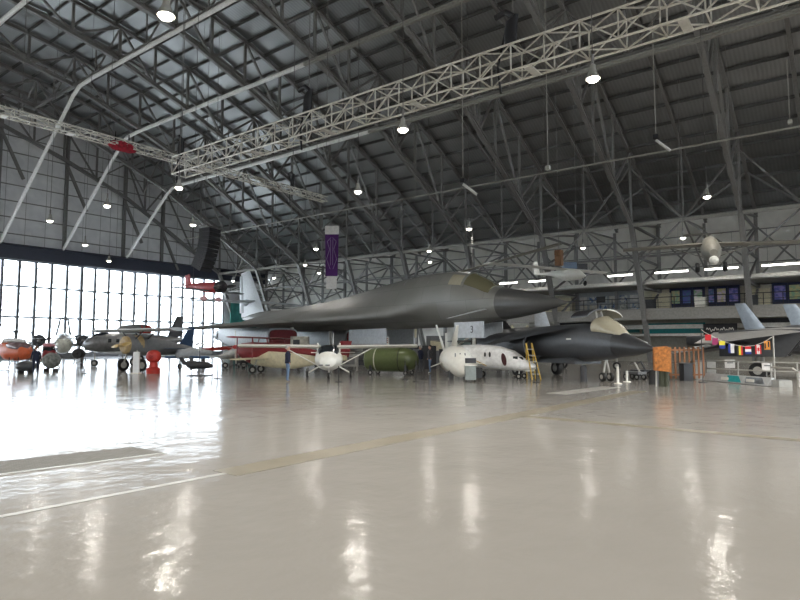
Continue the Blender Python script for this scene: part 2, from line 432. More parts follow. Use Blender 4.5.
# girts, studs and cross bracing standing off the right wall, bay by bay
gl = MB()
for z in (6.2, 8.1, 9.9, 11.7, 13.2):
    gl.beam((68.25, Y0, z), (68.25, YW, z), .08, .10)
struct(gl.build('trim_7', steel), 'dark horizontal girts on the side wall')
def wall_bay(y):
    mb = MB(); X = 67.4
    for yy in (y + SP / 2,): mb.beam((X, yy, 0), (X, yy, 14.2), .26, .26)
    mb.beam((X, y, 8.2), (X, y + SP, 8.2), .16, .16)
    for a, b in (((y, 13.4), (y + SP / 2, 8.2)), ((y, 8.2), (y + SP / 2, 13.4)), ((y + SP / 2, 13.4), (y + SP, 8.2)), ((y + SP / 2, 8.2), (y + SP, 13.4))):
        mb.beam((X, a[0], a[1]), (X, b[0], b[1]), .16, .16)
    mb.beam((X - .4, y, 11.2), (X - .4, y + SP, 11.2), .12, .12)
    # knee from the leg line to the wall
    mb.beam((58.0, y + SP / 2, 13.1), (67.6, y + SP / 2, 9.2), .14, .14)
    mb.beam((58.0, y + SP / 2, 13.1), (67.6, y + SP / 2, 13.6), .14, .14)
    mb.beam((59.2, y, 10.2), (59.2, y + SP, 10.2), .12, .12)
    mb.beam((58.0, y + SP / 2, 13.1), (59.5, y + SP, 9.4), .13, .13)
    mb.beam((58.0, y + SP / 2, 13.1), (59.5, y, 9.4), .13, .13)
    o = mb.build('wall_bracing', steel); struct(o, 'steel cross bracing in a bay of the side wall'); o['group'] = 'side wall bracing'
for y in TY[4:-1]: wall_bay(y)

# ---- door wall (Y = YW): gable, header, glazed doors
def gable(y, name, zbot):
    pts = [(x, z + .3) for x, z in TOPF]
    R0 = [Vector((XW, y, zbot)), ] + [Vector((x, y, z)) for x, z in pts] + [Vector((XL, y, zbot))]
    R1 = [v + Vector((0, .3, 0)) for v in R0]
    mb = MB(); mb.rings([R0, R1]); return mb
struct(gable(YW, 'wall_back', 13.4).build('wall_back', endm), 'grey insulated gable wall above the hangar doors')
struct(gable(Y0 - .3, 'wall_front', 13.4).build('wall_front', endm), 'grey insulated gable wall behind the camera')
mb = MB(); z = 15.2
while z < 31.5:
    xr = 8.0
    for i in range(600):
        xr = 8 + i * 0.1
        if zat(TOPF, xr) < z or xr > 67: break
    mb.beam((16 - xr, YW - .06, z), (xr, YW - .06, z), .10, .12); z += 2.0
for i in range(-14, 27):
    xs_ = 8 + i * 2.3 - .9
    if abs(xs_ - 8) < 59: mb.beam((xs_, YW - .03, 14), (xs_, YW - .03, zat(TOPF, xs_)), .04, .03)
struct(mb.build('trim_8', steel), 'dark girts across the gable')
def gable_post(x):
    mb = MB(); mb.ibeam((x, YW - .35, 13.9), (x, YW - .35, zat(TOPF, x)), .3, .4, up=(1, 0, 0))
    mb.beam((x, YW - .4, zat(BOTF, x) - .5), (x + 2.6, YW - .5, zat(BOTF, x) - 6), .35, .3)
    o = mb.build('gable_post', steel); struct(o, 'steel post of the gable wall with a dark knee'); o['group'] = 'gable posts'
for x in (48.2, 42.4, 34.6, 26.9, 18.5, 8, -2.5, -10.9, -18.6, -26.4): gable_post(x)
header_m = mat('dark_blue_header', (0.045, 0.05, 0.075), 0.5)
for nm, yy in (('trim_9', YW - .25), ('trim_10', Y0 + .25)):
    mb = MB(); mb.box(((XW + XL) / 2, yy, 12.95), (XW - XL - 1, .5, 1.6)); mb.box(((XW + XL) / 2, yy - .15, 13.85), (XW - XL - 1, .8, .12))
    struct(mb.build(nm, header_m), 'dark blue door track header')
# solid corner piece right of the doors
XD = 59.5
mb = MB(); mb.box(((XD + XW) / 2, YW + .1, 6.1), (XW - XD, .3, 12.3)); struct(mb.build('wall_corner', endm), 'grey corner wall beside the doors')
mb = MB(); mb.box(((XD + XW) / 2 - 1.2, YW - .9, 4.4), (5.2, .15, 8.2)); 
teal_tarp = mat('teal_tarpaulin', (0.05, 0.28, 0.26), 0.6, noise=0.35, scale=0.8)
tag(mb.build('tarpaulin', teal_tarp), 'teal tarpaulin hanging in the far corner behind the bomber tail', 'tarpaulin')

def pane_mat():
    m = bpy.data.materials.new('door_glazing'); m.use_nodes = True; nt = m.node_tree
    for n in list(nt.nodes): nt.nodes.remove(n)
    N = nt.nodes.new; L = nt.links.new
    o = N('ShaderNodeOutputMaterial'); a = N('ShaderNodeBsdfTransparent'); t = N('ShaderNodeBsdfGlossy'); mx = N('ShaderNodeMixShader')
    a.inputs[0].default_value = (0.95, 0.97, 0.98, 1); t.inputs[1].default_value = 0.1
    mx.inputs[0].default_value = 0.06; L(a.outputs[0], mx.inputs[1]); L(t.outputs[0], mx.inputs[2]); L(mx.outputs[0], o.inputs[0])
    return m
pane = pane_mat()
frame_m = mat('door_frame_grey', (0.22, 0.23, 0.25), 0.5, 0.2)
PW = 1.86
def door_leaf(y, n=6):
    root = empty('door_leaf', (0, y, 0)); W = n * PW
    mb = MB()
    for i in range(n + 1):
        t = .36 if i in (0, n) else .30
        mb.box((i * PW, 0, 6.2), (t, .25, 12.1))
    for z, t in ((.12, .25), (.7, .2), (5.15, .22), (8.9, .22), (12.1, .25)): mb.box((W / 2, 0, z), (W, .2, t))
    mb.build('frame', frame_m, root)
    mb = MB(); mb.box((W / 2, .02, .4), (W, .06, .6)); mb.build('kick_panel', frame_m, root)
    mb = MB(); mb.box((W / 2, .05, 6.4), (W, .02, 11.4)); mb.build('glazing', pane, root)
    mb = MB()
    for i in range(0, n, 1):
        for za, zb in ((.7, 5.15), (5.15, 8.9), (8.9, 12.1)):
            mb.beam((i * PW, .55, za), ((i + 1) * PW, .55, zb), .08, .08, up=(0, 1, 0)); mb.beam((i * PW, .55, zb), ((i + 1) * PW, .55, za), .08, .08, up=(0, 1, 0))
    mb.build('cross_bracing', steel_lt, root)
    return root
def doors(y, n0, x0, step):
    d = None
    for i in range(n0):
        nm = x0 - (i + 1) * 6 * PW
        if d is None: d = door_leaf(y); d.name = 'door_%d' % (i + 1)
        c = d if i == 0 else dup(d)
        c.name = 'door_%d' % (step + i + 1)
        c.location = (nm, y + (.25 if i % 2 else 0), 0); struct(c, 'tall glazed sliding hangar door leaf'); c['group'] = 'glazed hangar door leaves'
doors(YW + .1, 9, XD, 0)
doors(Y0 + .0, 9, XD, 20)

# ---- ground outside (concrete apron)
mb = MB(); mb.box((8, 150, -.15), (240, 137, .2)); struct(mb.build('ground', concrete), 'concrete apron outside the doors')
mb = MB(); mb.box((8, -125, -.15), (240, 139, .2)); struct(mb.build('ground', concrete), 'concrete apron behind the hangar')

# ================================================================== AIRCRAFT HELPERS (nose towards local +X, left wing +Y)
def sring(x, zc, hw, hh, e=2.0, ext=0.0, zs=0.0, n=28, yc=0.0):
    out = []
    for j in range(n):
        t = 2 * PI * j / n; c, s_ = math.cos(t), math.sin(t)
        y = math.copysign(abs(c) ** (2 / e), c) * hw; z = math.copysign(abs(s_) ** (2 / e), s_) * hh
        k = abs(c) ** 7
        y += math.copysign(ext * k, c); z += zs * k - (abs(s_) * hh * 0 if ext else 0)
        out.append(Vector((x, yc + y, zc + z)))
    return out
def body(st, n=28, e=2.0):
    """st: (x, zc, hw, hh[, ext, zs])"""
    return MB().rings([sring(a[0], a[1], a[2], a[3], e, a[4] if len(a) > 4 else 0, a[5] if len(a) > 5 else 0, n) for a in st])
def slab(root, tip, tr=.18, tt=.07):
    """wing panel: root/tip = (leading pt, trailing pt); lens section across the chord, thickness along the normal"""
    (a, b), (c, d) = [tuple(map(Vector, p)) for p in (root, tip)]
    nrm = (b - a).cross(c - a).normalized()
    R = []
    for le, te, th in ((a, b, tr), (c, d, tt)):
        ring = []
        for u, h in ((0, 0), (.12, .6), (.35, 1), (.7, .6), (1, .04)): ring.append(le.lerp(te, u) + nrm * h * th / 2)
        for u, h in ((.7, .5), (.35, .8), (.12, .5)): ring.append(le.lerp(te, u) - nrm * h * th / 2)
        R.append(ring)
    return MB().rings(R)
def wheel(root, x, y, r, w, strut_top=None, name='wheel', thick=.06):
    mb = MB(); mb.lathe([(r * .55, -w / 2), (r * .92, -w / 2), (r, -w / 3), (r, w / 3), (r * .92, w / 2), (r * .55, w / 2)], (x, y, r), 'y', 18)
    o = mb.build(name, black, root, True)
    hb = MB(); hb.lathe([(r * .1, -w / 2 - .02), (r * .5, -w / 2 - .01), (r * .56, -w / 2 + .02), (r * .56, w / 2 - .02), (r * .5, w / 2 + .01), (r * .1, w / 2 + .02)], (x, y, r), 'y', 12); hb.build('hub', steel_lt, o)
    if strut_top:
        MB().tube([(x, y, r), strut_top], thick, 8).build('landing_gear_strut', steel_lt, root, True)
    return o
def propeller(root, x, y, z, L, n=2, a0=0.3, m=blackp, spin=red, w=.12):
    mb = MB()
    for k in range(n):
        a = a0 + 2 * PI * k / n; d = Vector((0, math.cos(a), math.sin(a))); u = Vector((0, -math.sin(a), math.cos(a)))
        R = []
        for t, ww in ((.05, .4), (.35, 1), (.7, .9), (1, .35)):
            p = Vector((x, y, z)) + d * (t * L); tw = (1 - t) * .8
            q = (u * math.cos(tw) + Vector((1, 0, 0)) * math.sin(tw)) * w * ww; nn = d.cross(q).normalized() * .018
            R.append([p - q + nn, p + q + nn, p + q - nn, p - q - nn])
        mb.rings(R)
    o = mb.build('propeller', m, root)
    MB().lathe([(.14, -.08), (.13, .08), (.07, .2), (.01, .26)], (x, y, z), 'x', 12).build('spinner', spin, o, True)
    return o

# ================================================================== THE BOMBER
NX, NY = 29.6, 11.8
bom = thing('swing_wing_bomber', 'huge grey swing-wing bomber with a dark pointed nose, filling the middle of the hall', 'aircraft', (NX, NY, 0), math.atan2(-.952, -.306))
ST = [(5.9, 4.34, 1.10, 1.30), (7, 4.52, 1.22, 1.62), (8.2, 4.6, 1.3, 1.74), (9.5, 4.65, 1.38, 1.78), (11.4, 4.66, 1.42, 1.78, .25, -.5),
      (13.5, 4.62, 1.45, 1.76, .7, -.8), (16, 4.55, 1.48, 1.66, 1.5, -.9), (19, 4.42, 1.5, 1.5, 2.7, -.85), (22, 4.3, 1.5, 1.36, 3.5, -.7), (25, 4.22, 1.5, 1.26, 4.0, -.6),
      (29, 4.15, 1.5, 1.2, 4.2, -.55), (33, 4.15, 1.45, 1.12, 4.0, -.5), (36, 4.2, 1.3, 1.05, 3.0, -.45), (38.5, 4.3, 1.1, .98, 1.2, -.2), (41, 4.45, .85, .85), (44, 4.62, .5, .5), (46.5, 4.75, .08, .08)]
body([(-a[0],) + a[1:] for a in ST], 56).build('fuselage', bgrey, bom, True, 60)
body([(-a[0],) + a[1:] for a in [(4.4, 4.12, .92, .92), (4.7, 4.13, .955, .955), (5.2, 4.2, 1.03, 1.06), (5.9, 4.34, 1.10, 1.30)]], 56).build('forward_fuselage', bgrey, bom, True, 60)
rd = body([(-a[0],) + a[1:] for a in [(-.9, 3.92, .012, .012), (0, 3.93, .035, .035), (.02, 3.93, .07, .07), (.9, 3.96, .32, .31), (2, 4.0, .56, .55), (3.2, 4.06, .76, .76), (4.4, 4.12, .92, .92)]], 40).build('radome', bgrey_dk, bom, True, 60)
# cockpit glazing: a shell just proud of the hump
def canopy_shell(s0, s1, a0, a1, m, nm, off=.035, parent=bom):
    def st(s):
        L = [(4.4, 4.12, .92, .92), (5.2, 4.2, 1.03, 1.06)] + [q[:4] for q in ST]
        for p, q in zip(L, L[1:]):
            if p[0] <= s <= q[0]:
                t = (s - p[0]) / (q[0] - p[0]); return [p[i] + (q[i] - p[i]) * t for i in (1, 2, 3)]
    R = []
    for i in range(9):
        s = s0 + (s1 - s0) * i / 8; zc, hw, hh = st(s); ring = []; inner = []
        for j in range(13):
            a = math.radians(a0 + (a1 - a0) * j / 12)
            for ring_, k in ((ring, off), (inner, -.02)):
                ring_.append(Vector((-s, -math.cos(a) * (hw + k), zc + math.sin(a) * (hh + k))))
        R.append(ring + inner[::-1])
    MB().rings(R).build(nm, m, parent, True, 40)
canopy_shell(4.95, 6.85, 34, 146, glass_ol, 'windshield')
canopy_shell(7.05, 8.15, 30, 60, glass_bg, 'side_window', .03); canopy_shell(7.05, 8.15, 120, 150, glass_bg, 'side_window', .03)
canopy_shell(6.85, 7.05, 26, 154, bgrey, 'canopy_frame', .045)
canopy_shell(12.9, 13.05, 5, 175, steel, 'panel_seam', .012)
canopy_shell(10.2, 10.26, -30, 175, steel, 'panel_seam', .008)
# canard vanes near the nose, nose-gear doors
for sg in (-1, 1):
    slab(((-4.9, sg * .9, 3.8), (-5.5, sg * 1.0, 3.8)), ((-6.7, sg * 2.3, 3.3), (-6.95, sg * 2.3, 3.3)), .06, .03).build('nose_vane', lgrey, bom, True)
    slab(((-21.5, sg * 4.5, 3.55), (-33, sg * 4.6, 3.6)), ((-33.2, sg * 11.9, 3.0), (-36.0, sg * 11.9, 3.0)), .75, .16).build('swept_wing', bgrey, bom, True)
    slab(((-42.2, sg * .2, 6.55), (-46.2, sg * .2, 6.55)), ((-46.3, sg * 6.8, 6.65), (-47.8, sg * 6.8, 6.65)), .3, .08).build('tailplane', lgrey, bom, True)
    # twin-engine nacelle
    nc = MB().rings([sring(-x, z, hw, hh, 5, 0, 0, 24, sg * 3.7) for x, z, hw, hh in [(26.9, 2.3, 1.35, .85), (29, 2.25, 1.5, 1.0), (34, 2.3, 1.55, 1.05), (38, 2.6, 1.4, .9), (40.3, 2.8, 1.2, .7)]]).build('engine_nacelle', lgrey, bom, True, 50)
    MB().rings([sring(-x, 2.3, hw, hh, 5, 0, 0, 24, sg * 3.7) for x, hw, hh in [(26.7, 1.2, .72), (26.92, 1.22, .74)]]).build('intake_cover', dred, nc)
    for k in (-1, 1):
        MB().lathe([(.5, -1.6), (.62, -.8), (.66, 0), (.5, .02)], (-40.2, sg * 3.7 + k * .65, 2.75), 'x', 16).build('exhaust_nozzle', bgrey_dk, nc, True)
    # main gear
    for k in (-1, 1):
        wheel(bom, -28.2, sg * 2.1 + k * .4, .6, .38); wheel(bom, -29.7, sg * 2.1 + k * .4, .6, .38)
    MB().tube([(-29, sg * 2.1, .6), (-29, sg * 1.9, 3.4)], .16, 10).build('landing_gear_strut', white, bom, True)
    wheel(bom, -7.2, sg * .32, .42, .26)
    MB().box((-6.7, sg * .75, 2.65), (2.6, .06, .95)).build('gear_door', lgrey, bom)
    MB().box((-17.5, sg * 1.2, 2.35), (5.2, .08, 1.15)).build('bay_door', lgrey, bom)
MB().tube([(-7.2, 0, .45), (-7.0, 0, 3.2)], .12, 10).build('landing_gear_strut', white, bom, True)
slab(((-39.8, 0, 4.9), (-47.0, 0, 4.9)), ((-44.5, 0, 10.1), (-47.3, 0, 10.1)), .5, .16).build('tail_fin', mat('fin_grey', (.36, .37, .375), .5), bom, True)
slab(((-46.0, 0, 5.4), (-47.6, 0, 5.4)), ((-46.7, 0, 9.7), (-47.7, 0, 9.7)), .34, .14).build('rudder', mgrey, bom, True)
MB().lathe([(.05, -1.2), (.35, -.6), (.42, 0), (.3, .8), (.04, 1.6)], (-45.2, 0, 6.55), 'x', 14).build('tail_bullet', lgrey, bom, True)
def text_on(root, s, loc, rot, size, m, nm='marking'):
    c = bpy.data.curves.new('t', 'FONT'); c.body = s; c.size = size; c.extrude = .006; c.align_x = 'CENTER'; c.align_y = 'CENTER'
    o = bpy.data.objects.new('t', c); COL.objects.link(o)
    bpy.context.view_layer.update()
    me = bpy.data.meshes.new_from_object(o.evaluated_get(bpy.context.evaluated_depsgraph_get())); bpy.data.objects.remove(o)
    me.name = nm; me.materials.clear(); me.materials.append(m)
    q = bpy.data.objects.new(nm, me); COL.objects.link(q); q.parent = root; q.location = loc; q.rotation_euler = rot; return q
text_on(bom, '3', (-6.4, .79, 2.65), (PI / 2, 0, PI), .6, dgrey, 'door_number')
text_on(bom, '3', (-6.4, -.79, 2.65), (PI / 2, 0, 0), .6, dgrey, 'door_number')

# ================================================================== DARK GREY SWING-WING STRIKE JET (right)
P0 = RT * 11.05 + FW * 26
jet = thing('strike_jet', 'dark grey strike jet with raised canopy hatches and pointed nose, right of the bomber nose', 'aircraft', (P0.x, P0.y, 0), face(.33, -.94))
JS = [(2.25, 1.80, .60, .62), (3.0, 1.84, .74, .78), (3.9, 1.88, .86, .92), (5, 1.87, .98, .98), (6.3, 1.85, 1.2, .98), (8, 1.85, 1.5, .95), (11, 1.9, 1.55, .9), (15, 1.95, 1.2, .75), (16.5, 2.0, .8, .6)]
body([(-a[0],) + a[1:] for a in JS], 32, 2.3).build('fuselage', dgrey, jet, True, 60)
body([(-a[0],) + a[1:] for a in [(0, 1.57, .02, .02), (.5, 1.61, .2, .2), (1.2, 1.68, .40, .40), (1.8, 1.75, .52, .53), (2.25, 1.80, .60, .62)]], 28).build('radome', dgrey2, jet, True, 60)
MB().rings([sring(-x, z, hw, hh, 2) for x, z, hw, hh in [(1.9, 2.2, .3, .12), (2.5, 2.42, .55, .34), (3.2, 2.62, .7, .52), (3.5, 2.6, .72, .52)]]).build('cockpit_glass', glass_bg, jet, True)
for sg in (-1, 1):
    pts = []
    for k in range(7):
        t = k / 6; ang = t * 1.3
        pts.append((sg * (.12 + math.sin(ang) * .95), 3.15 + math.cos(ang) * .12 - (1 - math.cos(ang)) * .35 + .2))
    R = []
    for x in (-3.3, -4.6):
        R.append([Vector((x, y, z + .03)) for y, z in pts] + [Vector((x, y, z - .03)) for y, z in pts[::-1]])
    h = MB().rings(R).build('canopy_hatch', blackp if sg < 0 else glass_bg, jet, True)
    MB().beam((-3.6, sg * .2, 2.7), (-3.8, sg * .15, 3.4), .08).build('hatch_strut', steel_lt, h)
    # intake
    mb = MB(); mb.rings([sring(-x, 1.75, hw, hh, 2.2, 0, 0, 22, sg * 1.42) for x, hw, hh in [(7.4, .68, .72), (9.5, .75, .78), (13, .6, .7)]], cap=False)
    mb.rings([sring(-x, 1.75, hw, hh, 2.2, 0, 0, 22, sg * 1.42) for x, hw, hh in [(7.4, .68, .72), (7.38, .62, .66), (8.6, .5, .5), (8.7, .05, .05)]], cap=False)
    it = mb.build('engine_intake', dgrey, jet, True, 50)
    MB().lathe([(.02, -.75), (.2, -.2), (.3, .5)], (-8.3, sg * 1.3, 1.75), 'x', 14).build('inlet_cone', dgrey2, it, True)
    slab(((-4.6, sg * .85, 2.68), (-9.0, sg * 1.3, 2.62)), ((-8.9, sg * 3.2, 1.75), (-9.8, sg * 3.2, 1.75)), .22, .06).build('swept_wing', dgrey, jet, True)
    slab(((-13.5, sg * 1.1, 2.0), (-16.5, sg * 1.1, 2.0)), ((-16.4, sg * 3.0, 2.0), (-17.6, sg * 3.0, 2.0)), .16, .05).build('tailplane', dgrey, jet, True)
    wheel(jet, -9.4, sg * 1.32, .42, .3, (-9.2, sg * .9, 1.3), thick=.1)
    wheel(jet, -3.3, sg * .22, .22, .16, (-3.3, 0, 1.1), thick=.05)
slab(((-12.0, 0, 2.6), (-16.2, 0, 2.6)), ((-15.6, 0, 5.0), (-17.2, 0, 5.0)), .25, .08).build('tail_fin', dgrey, jet, True)
MB().box((-6.5, 0, .95), (3.6, 1.6, .3)).build('belly_pod', dgrey2, jet)
MB().box((-4.9, -.99, 2.05), (.4, .02, .06)).build('marking', white, jet)

# ================================================================== TWIN-FIN GREY FIGHTER (far right)
P1 = RT * 16.9 + FW * 32.8
fgt = thing('twin_tail_fighter', 'grey twin-tailed fighter with a belly coloured dark for shade at the right edge, behind the flag string', 'aircraft', (P1.x, P1.y, 0), face(.80, -.6)); fgt.scale = (1.1, 1.1, 1.1)
lg2 = mat('fighter_shaded_wing_grey', (0.20, 0.20, 0.195), 0.45); bl2 = mat('fighter_fin_blue_grey', (0.26, 0.31, 0.37), 0.5)  # wing grey darkened to carry the shadow on its underside
YC = 1.1
MB().rings([sring(x, z, hw, hh, 3.5, yc=YC) for x, z, hw, hh in [(-1.2, 1.8, .5, .25), (0.2, 1.78, 1.0, .38), (2, 1.75, 1.25, .5), (4.0, 1.7, 1.3, .6), (5.0, 1.7, 1.2, .55)]]).build('fuselage', dgrey, fgt, True, 50)
MB().rings([sring(x, z, hw, hh, 2.2, yc=YC) for x, z, hw, hh in [(3.0, 2.0, .6, .5), (6, 2.1, .62, .65), (8.5, 2.1, .6, .6), (11, 1.9, .35, .35), (13, 1.8, .03, .03)]]).build('nose', dgrey, fgt, True, 50)
for sg in (-1, 1):
    ya, yb = YC + sg * .75, YC + sg * 1.75
    MB().rings([[Vector((x0, ya, 1.05)), Vector((x0, yb, 1.05)), Vector((x1, yb, 2.3)), Vector((x1, ya, 2.3))] for x0, x1 in ((0.5, 0.5), (3.2, 4.1))]).build('engine_intake', dgrey, fgt)  # dark grey puts the shade below the wing into the colour
    ya, yb = YC + sg * .85, YC + sg * 1.65
    MB().rings([[Vector((x0, ya, 1.13)), Vector((x0, yb, 1.13)), Vector((x1, yb, 2.2)), Vector((x1, ya, 2.2))] for x0, x1 in ((3.22, 4.05), (3.3, 4.13))]).build('intake_mouth', blackp, fgt)
    Y = lambda v: YC + sg * v
    slab(((4.6, Y(1.2), 2.3), (0.2, Y(1.2), 2.2)), ((0.6, Y(4.4), 1.66), (-.1, Y(4.4), 1.66)), .3, .08).build('wing', lg2, fgt, True)
    slab(((2.4, Y(1.3), 1.75), (0.2, Y(1.3), 1.7)), ((-1.0, Y(4.4), 1.2), (-1.5, Y(4.4), 1.2)), .2, .06).build('tailplane', dgrey2, fgt, True)
    slab(((2.6 + (1.9 if sg > 0 else 0), Y(1.1), 2.05), (1.65 + (1.8 if sg > 0 else 0), Y(1.1), 2.0)), ((1.6 + (1.9 if sg > 0 else 0), Y(1.15), 3.6), (1.15 + (1.8 if sg > 0 else 0), Y(1.15), 3.6)), .2, .1).build('tail_fin', bl2, fgt, True)
    wheel(fgt, 2.0, Y(1.1), .38, .22, (2.0, Y(1.0), 1.2), thick=.08)
wheel(fgt, 7.0, YC, .28, .2, (7.0, YC, 1.5))

# grey fin aircraft behind the strike jet
P2 = RT * 12.2 + FW * 44
gf = thing('grey_jet', 'pale grey jet whose upright tail fin shows behind the strike jet', 'aircraft', (P2.x, P2.y, 0), face(.9, -.35))
body([(5.5, 1.9, .05, .05), (4, 1.9, .5, .5), (1, 2.0, .75, .75), (-2, 2.0, .7, .7), (-4, 2.1, .5, .5)], 24).build('fuselage', lgrey, gf, True)
slab(((-.9, 0, 2.3), (-2.3, 0, 2.3)), ((-1.5, 0, 4.2), (-2.3, 0, 4.2)), .3, .12).build('tail_fin', lgrey, gf, True)
for sg in (-1, 1):
    slab(((1.5, sg * .6, 1.8), (-1.2, sg * .6, 1.8)), ((-.6, sg * 3.6, 1.8), (-1.6, sg * 3.6, 1.8)), .2, .08).build('wing', lgrey, gf, True)
    wheel(gf, -.4, sg * 1.1, .33, .2, (-.4, sg * 1.0, 1.8))
wheel(gf, 3.4, 0, .28, .18, (3.4, 0, 1.6))

# ================================================================== WHITE LIGHT KITPLANE
K = floor_at(329, 32.0)
kp = thing('light_aircraft', 'small white high-wing light aircraft with pod cockpit, facing the camera beside the standing visitor', 'aircraft', (K.x, K.y, 0), face(.06, -1))
body([(1.15, .88, .05, .05), (1.05, .9, .42, .3), (.7, .95, .68, .5), (.1, 1.0, .74, .6), (-.6, 1.03, .62, .52), (-1.3, 1.05, .35, .35), (-1.8, 1.08, .12, .12)], 24).build('fuselage', white, kp, True)
MB().rings([sring(x, z, hw, hh, 2.5) for x, z, hw, hh in [(.75, 1.3, .48, .12), (.4, 1.45, .56, .26), (-.4, 1.5, .54, .26), (-.9, 1.35, .3, .15)]]).build('windshield', glass_dk, kp, True)
for sg in (-1, 1):
    slab(((.45, sg * .45, 1.66), (-.65, sg * .45, 1.63)), ((.45, sg * 4.7, 1.72), (-.65, sg * 4.7, 1.69)), .22, .2).build('wing', white, kp, True)
    MB().tube([(.2, sg * .62, .7), (.1, sg * 2.3, 1.6)], .03, 6).build('wing_strut', white, kp)
    MB().tube([(.2, sg * .55, 1.0), (.3, sg * .58, 1.85)], .05, 6).build('cabin_post', white, kp)
    MB().tube([(-.2, sg * .45, .65), (-.3, sg * 1.1, .28)], .045, 6).build('gear_leg', white, kp)
    wheel(kp, -.3, sg * 1.15, .19, .12)
wheel(kp, .95, .05, .17, .12, (.85, .05, .6), thick=.035)
MB().tube([(-1.6, 0, 1.05), (-4.6, 0, 1.25)], .08, 8).build('tail_boom', white, kp, True)
slab(((-3.9, 0, 1.2), (-4.9, 0, 1.2)), ((-4.3, 0, 2.5), (-4.9, 0, 2.5)), .08, .04).build('tail_fin', white, kp)
slab(((-4.0, -1.3, 1.3), (-4.7, -1.3, 1.3)), ((-4.0, 1.3, 1.3), (-4.7, 1.3, 1.3)), .06, .06).build('tailplane', white, kp)
for y in (-.35, .0): MB().box((1.1, y, .72), (.08, .22, .06)).build('cooling_slot', blackp, kp)

# ================================================================== RED AND CREAM BIPLANE
B = floor_at(276, 37.5)
bp = thing('biplane', 'dark red and cream biplane behind the standing visitor, propeller at its left end', 'aircraft', (B.x, B.y, 0), face(-.93, .1))
body([(2.35, 1.5, .18, .2), (2.2, 1.35, .35, .45), (1.4, 1.2, .5, .68), (.2, 1.08, .55, .74), (-1.2, 1.0, .55, .72), (-2.6, .95, .35, .4), (-4.5, .95, .1, .15)], 24, 3).build('fuselage', cream, bp, True, 50)
body([(2.45, 1.5, .2, .22), (2.2, 1.38, .4, .48), (1.5, 1.24, .54, .70), (.9, 1.36, .58, .56), (.3, 1.55, .59, .36), (-1.2, 1.42, .57, .36), (-2.6, 1.18, .37, .24)], 24, 2.4).build('cowling', dred, bp, True, 50)
propeller(bp, 2.6, 0, 1.62, 1.05, 2, 1.45, white, red, .09)
for nm, z, L in (('upper_wing', 2.2, 4.4), ('lower_wing', .95, 3.8)):
    slab(((1.5, -L, z), (.2, -L, z)), ((1.5, L, z), (.2, L, z)), .12, .12).build(nm, dred if z > 2 else cream, bp, True)
for sg in (-1, 1):
    for x in (1.3, .4):
        MB().tube([(x, sg * 3.1, 1.0), (x, sg * 3.1, 2.2)], .03, 6).build('interplane_strut', dred, bp)
        MB().tube([(x, sg * .4, 1.7), (x, sg * .6, 2.2)], .03, 6).build('cabane_strut', dred, bp)
    wheel(bp, 1.2, sg * .75, .24, .1, (1.0, sg * .4, 1.0), thick=.035)
slab(((-3.6, 0, 1.1), (-4.6, 0, 1.0)), ((-4.1, 0, 2.0), (-4.8, 0, 2.0)), .06, .04).build('tail_fin', dred, bp)
MB().lathe([(.08, 0), (.1, .05)], (0, 0, 0)).build('tail_skid', steel, bp).location = (-4.3, 0, .6)
# silver-grey tarped jet, red-topped wing and low wing in the gap left of it
J = floor_at(239, 46)
tj = thing('covered_jet', 'small jet under a crumpled pale grey cover, left of the red and cream biplane', 'aircraft', (J.x, J.y, 0), face(-.85, -.4))
body([(1.6, .85, .06, .06), (1.0, .95, .35, .25), (.3, 1.15, .6, .45), (-.8, 1.1, .5, .4), (-1.6, 1.0, .3, .2)], 24).build('tarpaulin_cover', mat('grey_tarp', (.46, .46, .45), .7, noise=.3, scale=3, bump=.8), tj, True)
for sg in (-1, 1): wheel(tj, -.2, sg * .9, .28, .16, (-.2, sg * .5, 1.0))
wheel(tj, 1.0, 0, .22, .14, (1.5, 0, 1.0))
slab(((.6, -2.6, .95), (-.6, -2.6, .95)), ((.6, 2.6, .95), (-.6, 2.6, .95)), .12, .12).build('wing', mgrey, tj, True)

# ================================================================== HIGH-WING TRANSPORT WITH TAN PROPELLER (left)
H = floor_at(134, 40)
hw_ = thing('high_wing_monoplane', 'grey high-wing monoplane with tan cowling and gold propeller, nearest at the left', 'aircraft', (H.x, H.y, 0), face(-.55, -.83))
body([(.75, 1.75, .5, .5), (.4, 1.75, .62, .62), (-.6, 1.7, .66, .66), (-2.0, 1.6, .55, .55), (-4.5, 1.45, .12, .2)], 24).build('fuselage', mgrey, hw_, True)
body([(.8, 1.75, .42, .42), (.7, 1.75, .56, .56), (-.35, 1.75, .66, .66), (-.45, 1.75, .6, .6)], 24).build('cowling', tan, hw_, True)
propeller(hw_, .9, 0, 1.75, 1.1, 2, .12, mat('gold_blade', (.55, .38, .12), .35), tan, .12)
slab(((.5, -4.5, 2.75), (-1.1, -4.5, 2.75)), ((.5, 4.5, 2.75), (-1.1, 4.5, 2.75)), .26, .26).build('wing', lgrey, hw_, True)
for sg in (-1, 1):
    for x in (.2, -.7): MB().tube([(x, sg * .4, 2.1), (x - .1, sg * 1.3, 2.75)], .04, 6).build('wing_strut', dgrey, hw_)
    wheel(hw_, .1, sg * 1.0, .42, .16, (.1, sg * .5, 1.4), thick=.06)
slab(((-1.8, -2.0, 1.5), (-2.8, -2.0, 1.5)), ((-1.8, 2.0, 1.5), (-2.8, 2.0, 1.5)), .08, .06).build('tailplane', blue, hw_)
slab(((-3.4, 0, 1.6), (-4.6, 0, 1.5)), ((-4.3, 0, 3.1), (-4.8, 0, 3.0)), .08, .05).build('tail_fin', blue, hw_)

